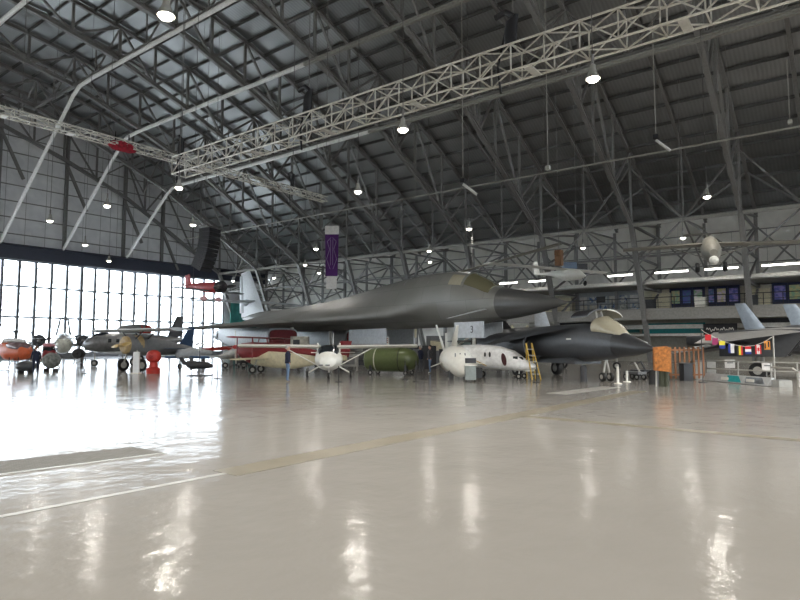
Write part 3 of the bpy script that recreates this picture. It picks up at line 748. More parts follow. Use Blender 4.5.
# silver jet transport behind, low blue-edged wing
Q = floor_at(121, 49)
sj = thing('silver_twin_jet', 'long silver-grey airliner-like fuselage with dark windows behind the tan propeller', 'aircraft', (Q.x, Q.y, 0), face(-.99, -.1))
body([(3.0, 1.75, .1, .1), (2.6, 1.8, .5, .5), (1.8, 1.9, .72, .72), (0, 1.95, .8, .8), (-2, 1.95, .7, .7), (-4, 2.1, .3, .35), (-4.8, 2.2, .1, .15)], 28).build('fuselage', silver, sj, True, 60)
body([(2.35, 2.3, .1, .1), (2.0, 2.45, .35, .22), (1.3, 2.62, .42, .2), (.9, 2.6, .1, .1)], 20).build('windshield', glass_dk, sj, True)
for i in range(5):
    for sg in (-1, 1): MB().box((.6 - i * .62, sg * .79, 2.1), (.24, .06, .3)).build('window', glass_dk, sj)
slab(((.6, -2.6, 1.15), (-1.6, -2.6, 1.15)), ((.6, 2.6, 1.15), (-1.6, 2.6, 1.15)), .24, .2).build('wing', lgrey, sj, True)
slab(((-3.6, 0, 2.4), (-4.8, 0, 2.4)), ((-4.3, 0, 4.1), (-4.9, 0, 4.1)), .16, .08).build('tail_fin', dgrey, sj)
for sg in (-1, 1): wheel(sj, -.6, sg * 1.4, .34, .24, (-.6, sg * 1.3, 1.1))
wheel(sj, 2.0, 0, .28, .2, (2.0, 0, 1.4))
# second high wing plane with pod behind it (grey and red pod on top)
Q2 = floor_at(134, 60)
fb = thing('grey_seaplane', 'distant grey aircraft with a red-tipped engine pod on its high wing, behind the grey monoplane', 'aircraft', (Q2.x, Q2.y, 0), face(.8, .5))
body([(3.5, 1.6, .1, .1), (2, 1.7, .7, .6), (-2, 1.8, .6, .6), (-5, 2.2, .15, .2)], 20).build('hull', mgrey, fb, True)
slab(((1.2, -4.5, 2.75), (-.6, -4.5, 2.75)), ((1.2, 4.5, 2.75), (-.6, 4.5, 2.75)), .25, .2).build('wing', lgrey, fb, True)
pd = body([(1.5, 3.3, .25, .3), (.8, 3.35, .5, .5), (-1.0, 3.3, .45, .42), (-1.6, 3.2, .2, .2)], 20).build('engine_pod', mgrey, fb, True)
body([(1.7, 3.3, .1, .1), (1.5, 3.3, .35, .4), (.6, 3.3, .54, .53), (.4, 3.3, .4, .4)], 20).build('pod_tip', bred, pd, True)
MB().box((0, 0, 3.0), (1, .3, .6)).build('pylon', mgrey, fb)
for sg in (-1, 1): wheel(fb, .4, sg * 1.1, .4, .2, (.4, sg * .6, 1.5))
slab(((-3.6, 0, 2.2), (-5.0, 0, 2.2)), ((-4.7, 0, 2.7), (-5.4, 0, 2.7)), .14, .06).build('tail_fin', dgrey, fb)

# ================================================================== TWIN-ENGINE BOMBER WITH GLASS NOSE (far left, head on)
Q3 = floor_at(63, 52)
tb = thing('twin_engine_bomber', 'silver propeller bomber with glazed nose and dark round engines, facing the camera at the left', 'aircraft', (Q3.x, Q3.y, 0), face(.56, -1))
body([(3.0, 1.75, .62, .62), (2, 1.8, .74, .8), (0, 1.9, .8, .9), (-3, 2.0, .6, .7), (-5.5, 2.3, .15, .2)], 24).build('fuselage', silver, tb, True)
gl_ = body([(3.7, 1.8, .08, .08), (3.6, 1.8, .3, .3), (3.3, 1.78, .52, .52), (3.0, 1.76, .63, .63)], 20).build('glazed_nose', mat('milky_glazing', (.62, .63, .55), .15), tb, True)
for k in range(5):
    a = -.9 + k * .45
    MB().tube([(3.72, 0, 1.8), (3.45, math.sin(a) * .42, 1.8 + math.cos(a) * .42), (3.0, math.sin(a) * .65, 1.77 + math.cos(a) * .65)], .025, 5).build('glazing_bar', steel, gl_)
for sg in (-1, 1):
    slab(((1.6, sg * .6, 1.75), (-1.4, sg * .6, 1.75)), ((.8, sg * 3.6, 2.0), (-.6, sg * 3.6, 2.0)), .4, .15).build('wing', silver, tb, True)
    y = sg * 1.95 * (0.75 if sg > 0 else .9)
    en = MB().lathe([(.2, -1.6), (.48, -.6), (.52, .3), (.46, .5), (.36, .5)], (1.5, y, 2.1), 'x', 20).build('engine', blackp, tb, True)
    propeller(tb, 2.05, y, 2.1, .95, 3, .5 + sg * .3, blackp, steel, .08)
    wheel(tb, .9, y, .42, .25, (.8, y, 1.8), thick=.06)
A1 = [(0, .95, 2.55), (0, .72, 4.05), (0, .4, 4.1), (0, .2, 2.55)]
mb = MB()
for s0, s1 in ((.55, .3), (-.55, -.3)): mb.tube([(-1.2, s0, 2.6), (-1.2, s1 * .9, 4.15)], .08, 6)
mb.tube([(-1.2, .27, 4.15), (-1.2, -.27, 4.15)], .05, 6)
mb.build('fin_frame', dgrey, tb)
slab(((-4.2, 0, 2.4), (-5.6, 0, 2.3)), ((-4.9, 0, 3.0), (-5.7, 0, 2.9)), .16, .08).build('tail_fin', silver, tb)

# third round engine plane right of it
Q4 = floor_at(79, 42)
en = thing('radial_engine', 'dark round radial engine on a low stand right of the glazed-nose bomber', 'engine', (Q4.x, Q4.y, 0), face(.1, -1))
MB().lathe([(.1, -.4), (.34, -.3), (.36, .25), (.3, .34), (.12, .34), (.1, .45)], (0, 0, 1.15), 'x', 20).build('cylinder_ring', blackp, en, True)
for sg in (-1, 1): MB().tube([(0, sg * .4, 0), (0, sg * .2, 1.0)], .04, 6).build('stand_leg', steel, en)
MB().box((-.1, 0, .5), (.6, .6, .06)).build('stand_shelf', steel, en)

# ================================================================== HELICOPTERS
def heli(nm, label, px, D, hd, mbody, mtop, s=1.0, mglass=glass_dk):
    F = floor_at(px, D)
    h = thing(nm, label, 'helicopter', (F.x, F.y, 0), hd)
    body([(1.5 * s, 1.25 * s, .1, .12), (1.2 * s, 1.25 * s, .5 * s, .45 * s), (.4 * s, 1.3 * s, .65 * s, .62 * s), (-.6 * s, 1.35 * s, .62 * s, .62 * s), (-1.4 * s, 1.5 * s, .35 * s, .35 * s), (-4 * s, 1.7 * s, .1, .1)], 24, 2.4).build('fuselage', mbody, h, True)
    body([(1.35 * s, 1.45 * s, .1, .1), (1.1 * s, 1.55 * s, .5 * s, .32 * s), (.4 * s, 1.68 * s, .67 * s, .38 * s), (-.1 * s, 1.65 * s, .55 * s, .3 * s)], 24, 2.4).build('cockpit_glass', mglass, h, True)
    body([(.9 * s, 1.98 * s, .1, .05), (.5 * s, 2.03 * s, .5 * s, .14 * s), (-.6 * s, 2.05 * s, .5 * s, .2 * s), (-1.3 * s, 1.9 * s, .2 * s, .1)], 20).build('roof', mtop, h, True)
    MB().tube([(0, 0, 2.0 * s), (0, 0, 2.65 * s)], .06, 8).build('rotor_mast', dgrey, h)
    hb = MB().lathe([(.05, -.1), (.18, -.05), (.18, .05), (.05, .1)], (0, 0, 2.65 * s), 'z', 12).build('rotor_hub', dgrey, h)
    for k in range(2):
        a = .5 + k * PI; MB().quad((math.cos(a) * .1, math.sin(a) * .1 - .07, 2.66 * s), (math.cos(a) * 3.2 * s, math.sin(a) * 3.2 * s - .07, 2.6 * s), (math.cos(a) * 3.2 * s, math.sin(a) * 3.2 * s + .08, 2.62 * s), (math.cos(a) * .1, math.sin(a) * .1 + .08, 2.68 * s), .03).build('rotor_blade', dgrey, h)
    for sg in (-1, 1):
        MB().tube([(1.3 * s, sg * .85 * s, .18), (1.1 * s, sg * .85 * s, .06), (-1.2 * s, sg * .85 * s, .06)], .045, 6).build('skid', steel, h)
        for x in (.6, -.6): MB().tube([(x * s, sg * .4 * s, .9 * s), (x * s, sg * .85 * s, .06)], .035, 6).build('skid_strut', steel, h)
    slab(((-3.5 * s, 0, 1.8 * s), (-4.1 * s, 0, 1.8 * s)), ((-3.9 * s, 0, 2.6 * s), (-4.3 * s, 0, 2.6 * s)), .06, .04).build('tail_fin', mbody, h)
    return h
heli('rescue_helicopter', 'orange and white helicopter at the left edge', 15, 41, face(.9, -.45), orange, whitec, 1.0, mat('warm_tinted_glass', (.16, .11, .12), .15, noise=.6, scale=2))
heli('small_helicopter', 'small dark red and grey helicopter partly behind the left visitor in dark clothes', 49, 45, face(.5, -.8), dred, mat('faded_pink_paint', (.6, .25, .28), .5), .85)

# ================================================================== SUSPENDED AIRCRAFT
def cables(root, pts, loc):
    for p in pts:
        MB().tube([p, (p[0] * .6, p[1] * .6, min(12, zat(BOT, loc.x)) + 6 - loc.z if False else zat(TOPF, loc.x) - loc.z - .2)], .012, 4).build('suspension_cable', steel, root)
U = onD(710, 251, 36)
ug = thing('motor_glider', 'beige long-winged aircraft with white nose ball hanging before the side wall at the right', 'aircraft', U, face(-.36, -1)); ug.scale = (.88, .88, .88)
beige = mat('beige_paint', (0.22, 0.21, 0.18), 0.5)
body([(1.6, -.35, .25, .25), (1.1, -.15, .55, .75), (.2, 0.1, .62, .95), (-1.0, .35, .4, .6), (-2.4, .6, .12, .15), (-3.4, .7, .08, .08)], 24, 1.8).build('fuselage', beige, ug, True)
MB().lathe([(.02, -.3), (.2, -.2), (.3, 0), (.22, .2), (.02, .3)], (1.6, 0, -.85), 'x', 16).build('nose_ball', white, ug, True)
for sg in (-1, 1):
    slab(((.5, sg * .3, .45), (-.7, sg * .3, .42)), ((.4, sg * 5.6, .35), (-.6, sg * 5.6, .33)), .3, .3).build('wing', beige, ug, True)
    MB().tube([(.2, sg * .3, -.5), (.1, sg * 2.6, .35)], .03, 6).build('wing_strut', beige, ug)
    MB().tube([(.2, sg * .3, -.5), (.2, sg * .85, -1.1)], .04, 6).build('gear_leg', steel_lt, ug)
    MB().lathe([(.12, -.13), (.3, -.12), (.34, -.05), (.34, .05), (.3, .12), (.12, .13)], (.2, sg * .85, -1.15), 'y', 16).build('wheel', black, ug, True)
slab(((-2.9, 0, .7), (-3.6, 0, .7)), ((-3.1, 0, 2.2), (-3.6, 0, 2.2)), .08, .05).build('tail_fin', beige, ug)
slab(((-3.0, -1.3, 1.75), (-3.6, -1.3, 1.75)), ((-3.0, 1.3, 1.75), (-3.6, 1.3, 1.75)), .06, .06).build('tailplane', beige, ug)
cables(ug, [(0, -2, .6), (0, 2, .6)], U)

U = onD(566, 272, 40)
hg = thing('hanging_sailplane', 'white light aircraft with thin wing hanging left of the mezzanine, over the bomber nose tip', 'aircraft', U, face(.4, -.9))
body([(1.9, -.45, .05, .05), (1.2, -.3, .35, .35), (0, -.2, .4, .42), (-1.6, .05, .15, .15), (-3.4, .2, .06, .06)], 20).build('fuselage', white, hg, True)
slab(((.5, -6.2, .25), (-.5, -6.2, .25)), ((.5, 3.2, .1), (-.5, 3.2, .1)), .12, .2).build('wing', white, hg, True)
MB().lathe([(.02, -.1), (.18, 0), (.02, .1)], (1.6, .2, -.9), 'y', 12).build('wheel', black, hg, True)
MB().tube([(1.4, .1, -.4), (1.6, .2, -.9)], .03, 5).build('gear_leg', dgrey, hg)
slab(((-2.8, 0, .2), (-3.5, 0, .2)), ((-3.1, 0, 1.1), (-3.6, 0, 1.1)), .06, .04).build('tail_fin', white, hg)
cables(hg, [(0, -2, .3), (0, 2, .3)], U)
# ornament and boxes on the same wing line
U = onD(559, 258, 42)
fg = thing('wooden_frame_engine', 'brown wooden and brass engine frame hanging above the white sailplane', 'engine', U, 0)
mb = MB(); mb.box((0, 0, 0), (.45, .45, 1.1)); mb.box((0, 0, .3), (.9, .3, .3)); mb.box((0, 0, -.35), (.7, .3, .25)); mb.build('engine_block', mat('brass_brown', (.22, .11, .05), .5), fg)
MB().tube([(0, 0, .5), (0, 0, zat(BOT, U.x) - U.z)], .015, 5).build('suspension_cable', steel, fg)
U = onD(577, 269, 44)
sb = thing('display_case', 'small blue and black display box hanging right of the brown engine frame', 'display', U, YAW)
MB().box((0, .55, 0), (.6, .9, .95)).build('blue_box', mat('pale_blue_box', (.14, .2, .3), .5), sb); MB().box((0, -.35, .0), (.5, .7, .75)).build('black_box', blackp, sb)
MB().tube([(0, 0, .4), (0, 0, zat(BOT, U.x) - U.z)], .015, 5).build('suspension_cable', steel, sb)
# long rotor-like sailplane wing above the cockpit
Ua = onD(447, 276, 46); Ub = onD(560, 244, 40); mid = (Ua + Ub) / 2
sw = thing('sailplane_wing', 'long pale tapering wing hanging above the bomber cockpit', 'wing', mid, 0)
d = (Ub - Ua).normalized(); sd = d.cross(UP).normalized() * .35
slab((Ua - mid + sd * .6, Ua - mid - sd * .6), (Ub - mid + sd, Ub - mid - sd), .12, .22).build('wing_panel', beige, sw, True)
for t in (-.25, .3): MB().tube([(Ub - Ua) * t, (Ub - Ua) * t + Vector((0, 0, 14 - mid.z))], .015, 5).build('suspension_cable', steel, sw)

U = onD(207, 288, 50)
ra = thing('aerobatic_plane', 'small red and white aeroplane with dark nose hanging left of the bomber fin', 'aircraft', U, face(.8, -.45))
rw = mat('red_white_paint', (.5, .06, .07), .45)
body([(1.3, 0, .4, .4), (.6, 0, .42, .45), (-.6, .1, .35, .4), (-2.4, .3, .1, .15)], 20).build('fuselage', rw, ra, True)
MB().lathe([(.3, -.4), (.48, -.2), (.5, .3), (.35, .5), (.05, .55)], (1.5, 0, 0), 'x', 18).build('cowling', blackp, ra, True)
propeller(ra, 2.05, 0, 0, 1.25, 2, .15, blackp, blackp, .14)
slab(((.8, -3.6, -.25), (-.3, -3.6, -.25)), ((.8, 3.6, -.25), (-.3, 3.6, -.25)), .12, .12).build('wing', dgrey, ra)
slab(((-1.8, 0, .2), (-2.6, 0, .1)), ((-2.1, 0, 1.3), (-2.7, 0, 1.2)), .1, .06).build('tail_fin', rw, ra)
slab(((-1.9, -1.2, .3), (-2.5, -1.2, .3)), ((-1.9, 1.2, .3), (-2.5, 1.2, .3)), .06, .05).build('tailplane', rw, ra)
for sg in (-1, 1): body([(.9, -.95, .06, .08), (.6, -.95, .13, .25), (.1, -.9, .05, .1)], 12).build('wheel_spat', mat('pink_white_paint', (.7, .4, .42), .5), ra, True).location = (0, sg * .8, 0)
for sg in (-1, 1): MB().tube([(.5, sg * .3, -.2), (.5, sg * .8, -.8)], .04, 5).build('gear_leg', rw, ra)
cables(ra, [(0, -1.5, 0), (0, 1.5, 0)], U)

# ================================================================== LAMPS
lamp_glow = mat('lamp_glow', (1.0, 0.93, 0.80), emit=16, noise=0)
tube_glow = mat('tube_glow', (1.0, 0.97, 0.90), emit=8, noise=0)
spot_d = bpy.data.lights.new('high_bay_light', 'SPOT'); spot_d.energy = LAMP_W; spot_d.spot_size = math.radians(165); spot_d.spot_blend = 0.35
spot_d.shadow_soft_size = 0.16; spot_d.color = (1.0, 0.945, 0.86)
def make_lamp():
    r = empty('high_bay_lamp')
    MB().lathe([(.03, .5), (.09, .46), (.10, .3), (.22, .03), (.235, 0), (.22, 0.0), (.09, .26), (.03, .28)], n=20).build('lamp_shade', steel_lt, r, True)
    MB().lathe([(.02, .12), (.13, .1), (.18, .03), (.15, -.07), (.02, -.12)], n=16).build('bulb', lamp_glow, r, True)
    MB().tube([(0, 0, .5), (0, 0, .8)], .05, 6).build('hook', steel, r)
    l = bpy.data.objects.new('spot', spot_d); COL.objects.link(l); l.parent = r; l.location = (0, 0, -.2)
    return r
LZ = 10.3
lamp_px = [(166, 16, 'near the top left under the pale pipe'), (593, 79, 'under the right end of the silver box truss'), (403, 130, 'below the middle of the silver box truss'),
  (358, 192, 'above the bomber spine, right of the purple banner'), (707, 197, 'above the suspended aircraft at the right'), (469, 229, 'above the bomber cockpit'),
  (179, 188, 'just below the corner of the box trusses'), (193, 225, 'directly above the curved black loudspeaker stack'), (107, 206, 'before the gable wall, upper right of four'),
  (50, 221, 'before the gable wall, leftmost of four'), (85, 245, 'small, close above the door header'), (109, 261, 'smallest, against the dark door header'),
  (683, 238, 'left of the suspended aircraft, before the side wall'), (583, 248, 'before the side wall above the hanging white wing'), (316, 249, 'left of the purple banner'),
  (305, 265, 'left of and below the purple banner'), (319, 273, 'beside the white foot of the purple banner'), (274, 278, 'right of the bomber tail fin'),
  (233, 281, 'left of the bomber tail fin'), (429, 251, 'above the bomber canopy, upper of a close pair'), (430, 262, 'above the bomber canopy, lower of a close pair')]
lp = make_lamp()
cab = MB
for i, (px, py, where) in enumerate(lamp_px):
    p = onZ(px, py, LZ)
    r = lp if i == 0 else dup(lp)
    r.location = p; tag(r, 'glowing high-bay hall lamp, ' + where, 'lamp', 'high-bay lamps')
    zt = zat(TOPF, p.x) - .3
    MB().tube([(0, 0, .8), (0, 0, zt - p.z)], .018, 5).build('suspension_cable', steel, r)
spot_fill = spot_d.copy(); spot_fill.energy = FILL_W; n_seen = len(lamp_px)  # stronger light for the unseen lamps added to brighten the hall
def fill_lamp(x, y):
    r = dup(lp, loc=(x, y, LZ)); tag(r, 'added high-bay fill lamp, one of those hanging unseen outside the view', 'lamp', 'added fill lamps outside the view')
    for c in r.children:
        if c.type == 'LIGHT': c.data = spot_fill
for x in (-38, -22, -6, 10, 26):
    for y in (-44, -26, -8):
        fill_lamp(x, y)
for x in (-38, -22, -6):
    for y in (12, 32, 52, 70):
        fill_lamp(x, y)
for x, y in ((48, -20), (48, -4), (34, -4), (10, 8)):
    fill_lamp(x, y)

# ================================================================== MEZZANINE ALONG THE SIDE WALL
MX0, MX1 = 61.5, XW; MY0, MY1 = -20.0, 31.5
mez_m = mat('mezzanine_steel', (0.30, 0.29, 0.27), 0.5, 0.1); mez_w = mat('mezzanine_white', (0.62, 0.61, 0.57), 0.5)
mb = MB(); mb.box(((MX0 + MX1) / 2, (MY0 + MY1) / 2, 5.2), (MX1 - MX0, MY1 - MY0, .24)); struct(mb.build('trim_11', mez_m), 'mezzanine floor slab')
mb = MB(); mb.ibeam((MX0 - .1, MY0, 4.75), (MX0 - .1, MY1, 4.75), .3, 1.1, t=.14); struct(mb.build('trim_12', mez_m), 'deep edge beam of the mezzanine')
mb = MB(); mb.ibeam((MX0 + 1.5, MY0, 3.55), (MX0 + 1.5, MY1 + 6, 3.55), .25, .4, t=.3); mb.ibeam((MX0 + 1.5, MY0, 2.75), (MX0 + 1.5, MY1 + 6, 2.75), .2, .22, t=.3)
struct(mb.build('trim_13', mez_w), 'pale rails of the low fascia below the mezzanine')
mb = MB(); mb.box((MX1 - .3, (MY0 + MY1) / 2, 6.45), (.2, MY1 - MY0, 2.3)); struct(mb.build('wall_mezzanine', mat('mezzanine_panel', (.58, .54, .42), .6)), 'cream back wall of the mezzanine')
mb = MB(); mb.box((MX0 + 3.9, (MY0 + MY1) / 2, 7.85), (6.0, MY1 - MY0, .25)); struct(mb.build('trim_14', mez_m), 'pale soffit over the mezzanine')
mb = MB(); mb.ibeam((MX0 + .8, MY0, 8.0), (MX0 + .8, MY1, 8.0), .2, .34); struct(mb.build('trim_15', mez_w), 'pale beam over the mezzanine front')
mb = MB()
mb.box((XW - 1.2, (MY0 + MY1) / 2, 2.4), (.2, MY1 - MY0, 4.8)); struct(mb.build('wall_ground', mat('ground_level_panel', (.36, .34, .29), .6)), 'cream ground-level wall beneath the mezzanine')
# ground level shop fronts: black boards for shaded recesses, teal fascias
def gpanel(y0, y1, z0, z1, m, name, label, cat, off=0.15):
    mb = MB(); mb.box((XW - 1.3 - off / 2, (y0 + y1) / 2, (z0 + z1) / 2), (off, y1 - y0, z1 - z0)); o = mb.build(name, m); tag(o, label, cat); return o
def yat(px, X): return onX(px, 345, X).y
def sign_at(px0, px1, z0, z1, X, m, name, label, cat):
    y0, y1 = yat(px0, X), yat(px1, X)
    mb = MB(); mb.box((X, (y0 + y1) / 2, (z0 + z1) / 2), (.12, abs(y1 - y0), z1 - z0)); return tag(mb.build(name, m), label, cat)
sign_at(643, 706, 2.9, 3.9, MX0 + 1.9, teal, 'fascia_board', 'long teal fascia board under the mezzanine left of the white script sign', 'sign')
sign_at(598, 640, 3.0, 3.8, MX0 + 1.9, mat('dark_teal', (.01, .10, .10), .5), 'fascia_board', 'short dark teal fascia board behind the strike jet canopy', 'sign')
sg_ = sign_at(704, 738, 2.55, 3.75, MX0 + 1.2, blackp, 'script_sign', 'black sign with pale script lettering under the mezzanine beside the fighter fin', 'sign')
mb = MB(); X = MX0 + 1.12; ya, yb = yat(707, X), yat(735, X)
pts = []
for i in range(90):
    t = i / 89; pts.append((X, ya + (yb - ya) * t, 3.2 + .11 * math.sin(t * 62) + .10 * math.sin(t * 23)))
mb.tube(pts, .028, 5); mb.build('lettering', white, sg_)
sign_at(715, 745, 1.85, 2.2, MX0 + 1.2, mez_w, 'counter', 'pale counter ledge under the script sign', 'counter')
for k, (a, b) in enumerate(((560, 596), (748, 796), (800, 870))):  # flat black boards stand in for the shade inside the recesses
    sign_at(a, b, 2.2, 4.2, MX0 + 2.6, blackp, 'recess_shade', ('black board painting the shade of a recess below the mezzanine behind the strike jet', 'black board painting the shade of a recess below the mezzanine between the fighter fins', 'black board painting the shade of a recess below the mezzanine past the fighter fins')[k], 'opening')
# slatted white band below B-1 nose end
for k, z in enumerate((2.5, 3.3, 4.1)):
    y0, y1 = MY1 - 2, MY1 + 8
    mb = MB(); mb.box((66.4, (y0 + y1) / 2, z), (.3, y1 - y0, .28)); o = mb.build('shelf_beam', mez_w); struct(o, 'white horizontal beam of the low structure beneath the bomber nose'); o['group'] = 'white beams beneath the bomber nose'
# railing: posts and rails
rail_m = mat('railing_black', (.03, .03, .032), .5)
rl = thing('railing', 'black steel railing along the mezzanine edge', 'railing', (MX0, MY0, 5.32))
L = MY1 - MY0
MB().beam((0, 0, 1.05), (0, L, 1.05), .07, .07).build('top_rail', rail_m, rl)
for z in (.15, .55): MB().beam((0, 0, z), (0, L, z), .035, .035).build('lower_rail', rail_m, rl)
n = int(L / 1.45)
for i in range(n + 1): MB().box((0, i * L / n, .52), (.06, .06, 1.05)).build('post', rail_m, rl)
# display windows
def display(px0, px1, label, mode):
    X = MX1 - .55; y0, y1 = sorted((yat(px0, X), yat(px1, X))); W = y1 - y0
    root = thing('display_window', label, 'display', (X, y0, 5.32), 0)
    fm = mat('display_frame_blue', (.02, .03, .09), .4)
    if mode == 'p':
        MB().box((0, W / 2, 1.3), (.1, W, 2.6)).build('back_panel', fm, root)
        n = max(3, int(W / 1.0)); cols = [(.12, .14, .50), (.75, .70, .35), (.36, .30, .70), (.85, .75, .85), (.10, .22, .45), (.40, .62, .42)]
        for i in range(n):
            k = i + (3 if 'second' in label else 0)
            m = picture_mat('poster_%d' % (k % 6), cols[k % 6], cols[(k + 2) % 6])
            MB().box((-.08, (i + .5) * W / n, 1.45), (.05, W / n - .3, 1.35)).build('poster', m, root)
        for i in range(n + 1): MB().box((-.12, i * W / n, 1.3), (.08, .08, 2.6)).build('mullion', fm, root)
    else:
        MB().box((0, W / 2, 1.3), (.1, W, 2.6)).build('back_panel', mat('pale_display', (.32, .34, .36), .5), root)
        n = 6
        for i in range(n):
            for j in range(2):
                c = random.choice([(.05, .12, .28), (.5, .5, .48), (.10, .22, .38), (.3, .32, .3), (.55, .5, .4)])
                MB().box((-.09, (i + .5) * W / n, .6 + j * .95), (.06, W / n - .3, .72)).build('picture', picture_mat('pic_%d_%d' % (i, j), c, (.6, .6, .56)), root)
    return root
def picture_mat(nm, a, b):
    if nm in MATS: return MATS[nm]
    m = bpy.data.materials.new(nm); MATS[nm] = m; m.use_nodes = True; nt = m.node_tree; bs = nt.nodes['Principled BSDF']
    tc = nt.nodes.new('ShaderNodeTexCoord'); n = nt.nodes.new('ShaderNodeTexNoise'); n.inputs['Scale'].default_value = 3.5; n.inputs['Detail'].default_value = 3
    cr = nt.nodes.new('ShaderNodeValToRGB'); cr.color_ramp.elements[0].position = .42; cr.color_ramp.elements[1].position = .58
    cr.color_ramp.elements[0].color = tuple(a) + (1,); cr.color_ramp.elements[1].color = tuple(b) + (1,)
    nt.links.new(tc.outputs['Object'], n.inputs['Vector']); nt.links.new(n.outputs['Fac'], cr.inputs['Fac']); nt.links.new(cr.outputs['Color'], bs.inputs['Base Color'])
    bs.inputs['Roughness'].default_value = .3
    return m
display(672, 742, 'blue-framed glass display with violet and yellow pictures, left of the right-hand truss leg', 'p')
display(775, 838, 'second blue-framed display with violet pictures at the right edge of the mezzanine', 'p')
display(580, 641, 'pale blue and white picture wall at the left end of the mezzanine', 'w')
for px, wd, lab in ((663, .9, 'cream cabinet beside the left edge of the blue display'), (762, .9, 'cream cabinet right of the truss leg on the mezzanine'), (560, 1.6, 'cream cabinet at the left end of the mezzanine')):
    X = MX1 - 1.2; c = thing('cabinet', lab, 'cabinet', (X, yat(px, X), 5.32))
    MB().box((0, 0, .95), (.6, wd * 2, 1.9)).build('cabinet_body', mat('cream_cabinet', (.60, .55, .42), .6), c)
    for sg in (-1, 1):
        d = MB().box((-.32, sg * wd / 2, .95), (.04, wd - .06, 1.8)).build('door', cream, c)
        MB().box((-.36, sg * .08, .95), (.04, .03, .2)).build('handle', steel, d)
for px, c_, lab in ((602, blackp, 'black framed screen hanging on the mezzanine railing'), (702, white, 'white boxy display case on the mezzanine'), (652, dgrey, 'dark round-topped bin on the mezzanine'), (754, dgrey, 'dark bin beside the truss leg on the mezzanine')):
    X = MX0 + (.2 if c_ is blackp else 1.2); r = thing('mezzanine_box', lab, 'box', (X, yat(px, X), 5.32))
    h = .9; MB().box((0, 0, h / 2 + (.65 if c_ is blackp else 0)), (.12 if c_ is blackp else .6, .9, h * (.7 if c_ is blackp else 1))).build('case', c_, r)
    if c_ is blackp: MB().box((0, 0, .33), (.06, .06, .66)).build('stand', blackp, r)
    else: MB().box((0, 0, h + .03), (.66, .96, .06)).build('lid', c_, r)
# fluorescent strips
for i, (a, b, py) in enumerate(((608, 632, 277.5), (655, 688, 274.5), (705, 738, 271), (762, 803, 267.2), (500, 517, 284.6), (529, 545, 283))):
    X = 61.0; p = onX(a, py, X); q = onX(b, py, X); z = 8.75
    r = thing('fluorescent_light', ('lit strip light over the mezzanine left of the leaning truss leg', 'lit strip light over the blue display, left half', 'lit strip light under the hanging beige aircraft', 'lit strip light at the right edge over the mezzanine',
        'lit strip light on the wall behind the bomber canopy', 'lit strip light on the wall above the bomber radome')[i], 'light', (X, p.y, z), 0, 'strip lights over the mezzanine')
    d = q.y - p.y
    MB().box((0, d / 2, .06), (.3, abs(d), .08)).build('housing', mez_w, r)
    MB().tube([(0, 0, -.02), (0, d, -.02)], .09, 8).build('tube', tube_glow, r)
    for t in (.15, .85): MB().tube([(0, d * t, .1), (0, d * t, 3.2)], .015, 4).build('hanger', steel, r)

# ================================================================== SILVER BOX TRUSSES
def box_truss(name, label, A, B, w, h, bay, r=.045):
    A = Vector(A); B = Vector(B); mid = (A + B) / 2; L = (B - A).length; d = (B - A).normalized(); s = d.cross(UP).normalized() * w / 2
    root = thing(name, label, 'lighting truss', A)
    cor = [s + UP * h / 2, -s + UP * h / 2, -s - UP * h / 2, s - UP * h / 2]
    for c in cor: MB().tube([c, c + d * L], r, 6).build('chord', alu, root)
    n = int(round(L / bay)); mb = [MB() for _ in range(4)]
    for i in range(n):
        a0 = d * (L * i / n); a1 = d * (L * (i + 1) / n)
        for k in range(4):
            p, q = cor[k], cor[(k + 1) % 4]
            if i % 2: p, q = q, p
            mb[k].beam(p + a0, q + a1, r * 1.1); mb[k].beam(p + a0, q + a0, r * 1.1)
    for k in range(4): mb[k].build('lacing', alu, root)
    for i in range(1, n, 4):
        a0 = d * (L * (i + .5) / n)
        MB().beam(cor[2] + a0 - UP * .02, cor[3] + a0 - UP * .02, .3, .06).build('gusset_plate', alu, root)
    return root
TX = 20.4; TZ = 12.45
k = thing  # (kept short)
box_truss('box_truss', 'long silver box truss hanging across the hall, the nearest and largest', (TX, 32.5, TZ + .12), (TX, -6, TZ + .12), .95, 1.05, 1.35, .042)
box_truss('box_truss', 'thin silver truss running in from the upper left edge, crossing the big one', (-6, 33.4, 13.35), (34.0, 33.4, 13.35), .5, .4, .8, .03)
hoist_px = [(513, 38, 'black chain hoist with drooping bag over the big silver truss, nearest'), (309, 97, 'black chain hoist over the middle of the big silver truss'), (177, 140, 'black chain hoist at the corner where both silver trusses meet'), (302, 180, 'black chain hoist at the right end of the thin silver truss')]
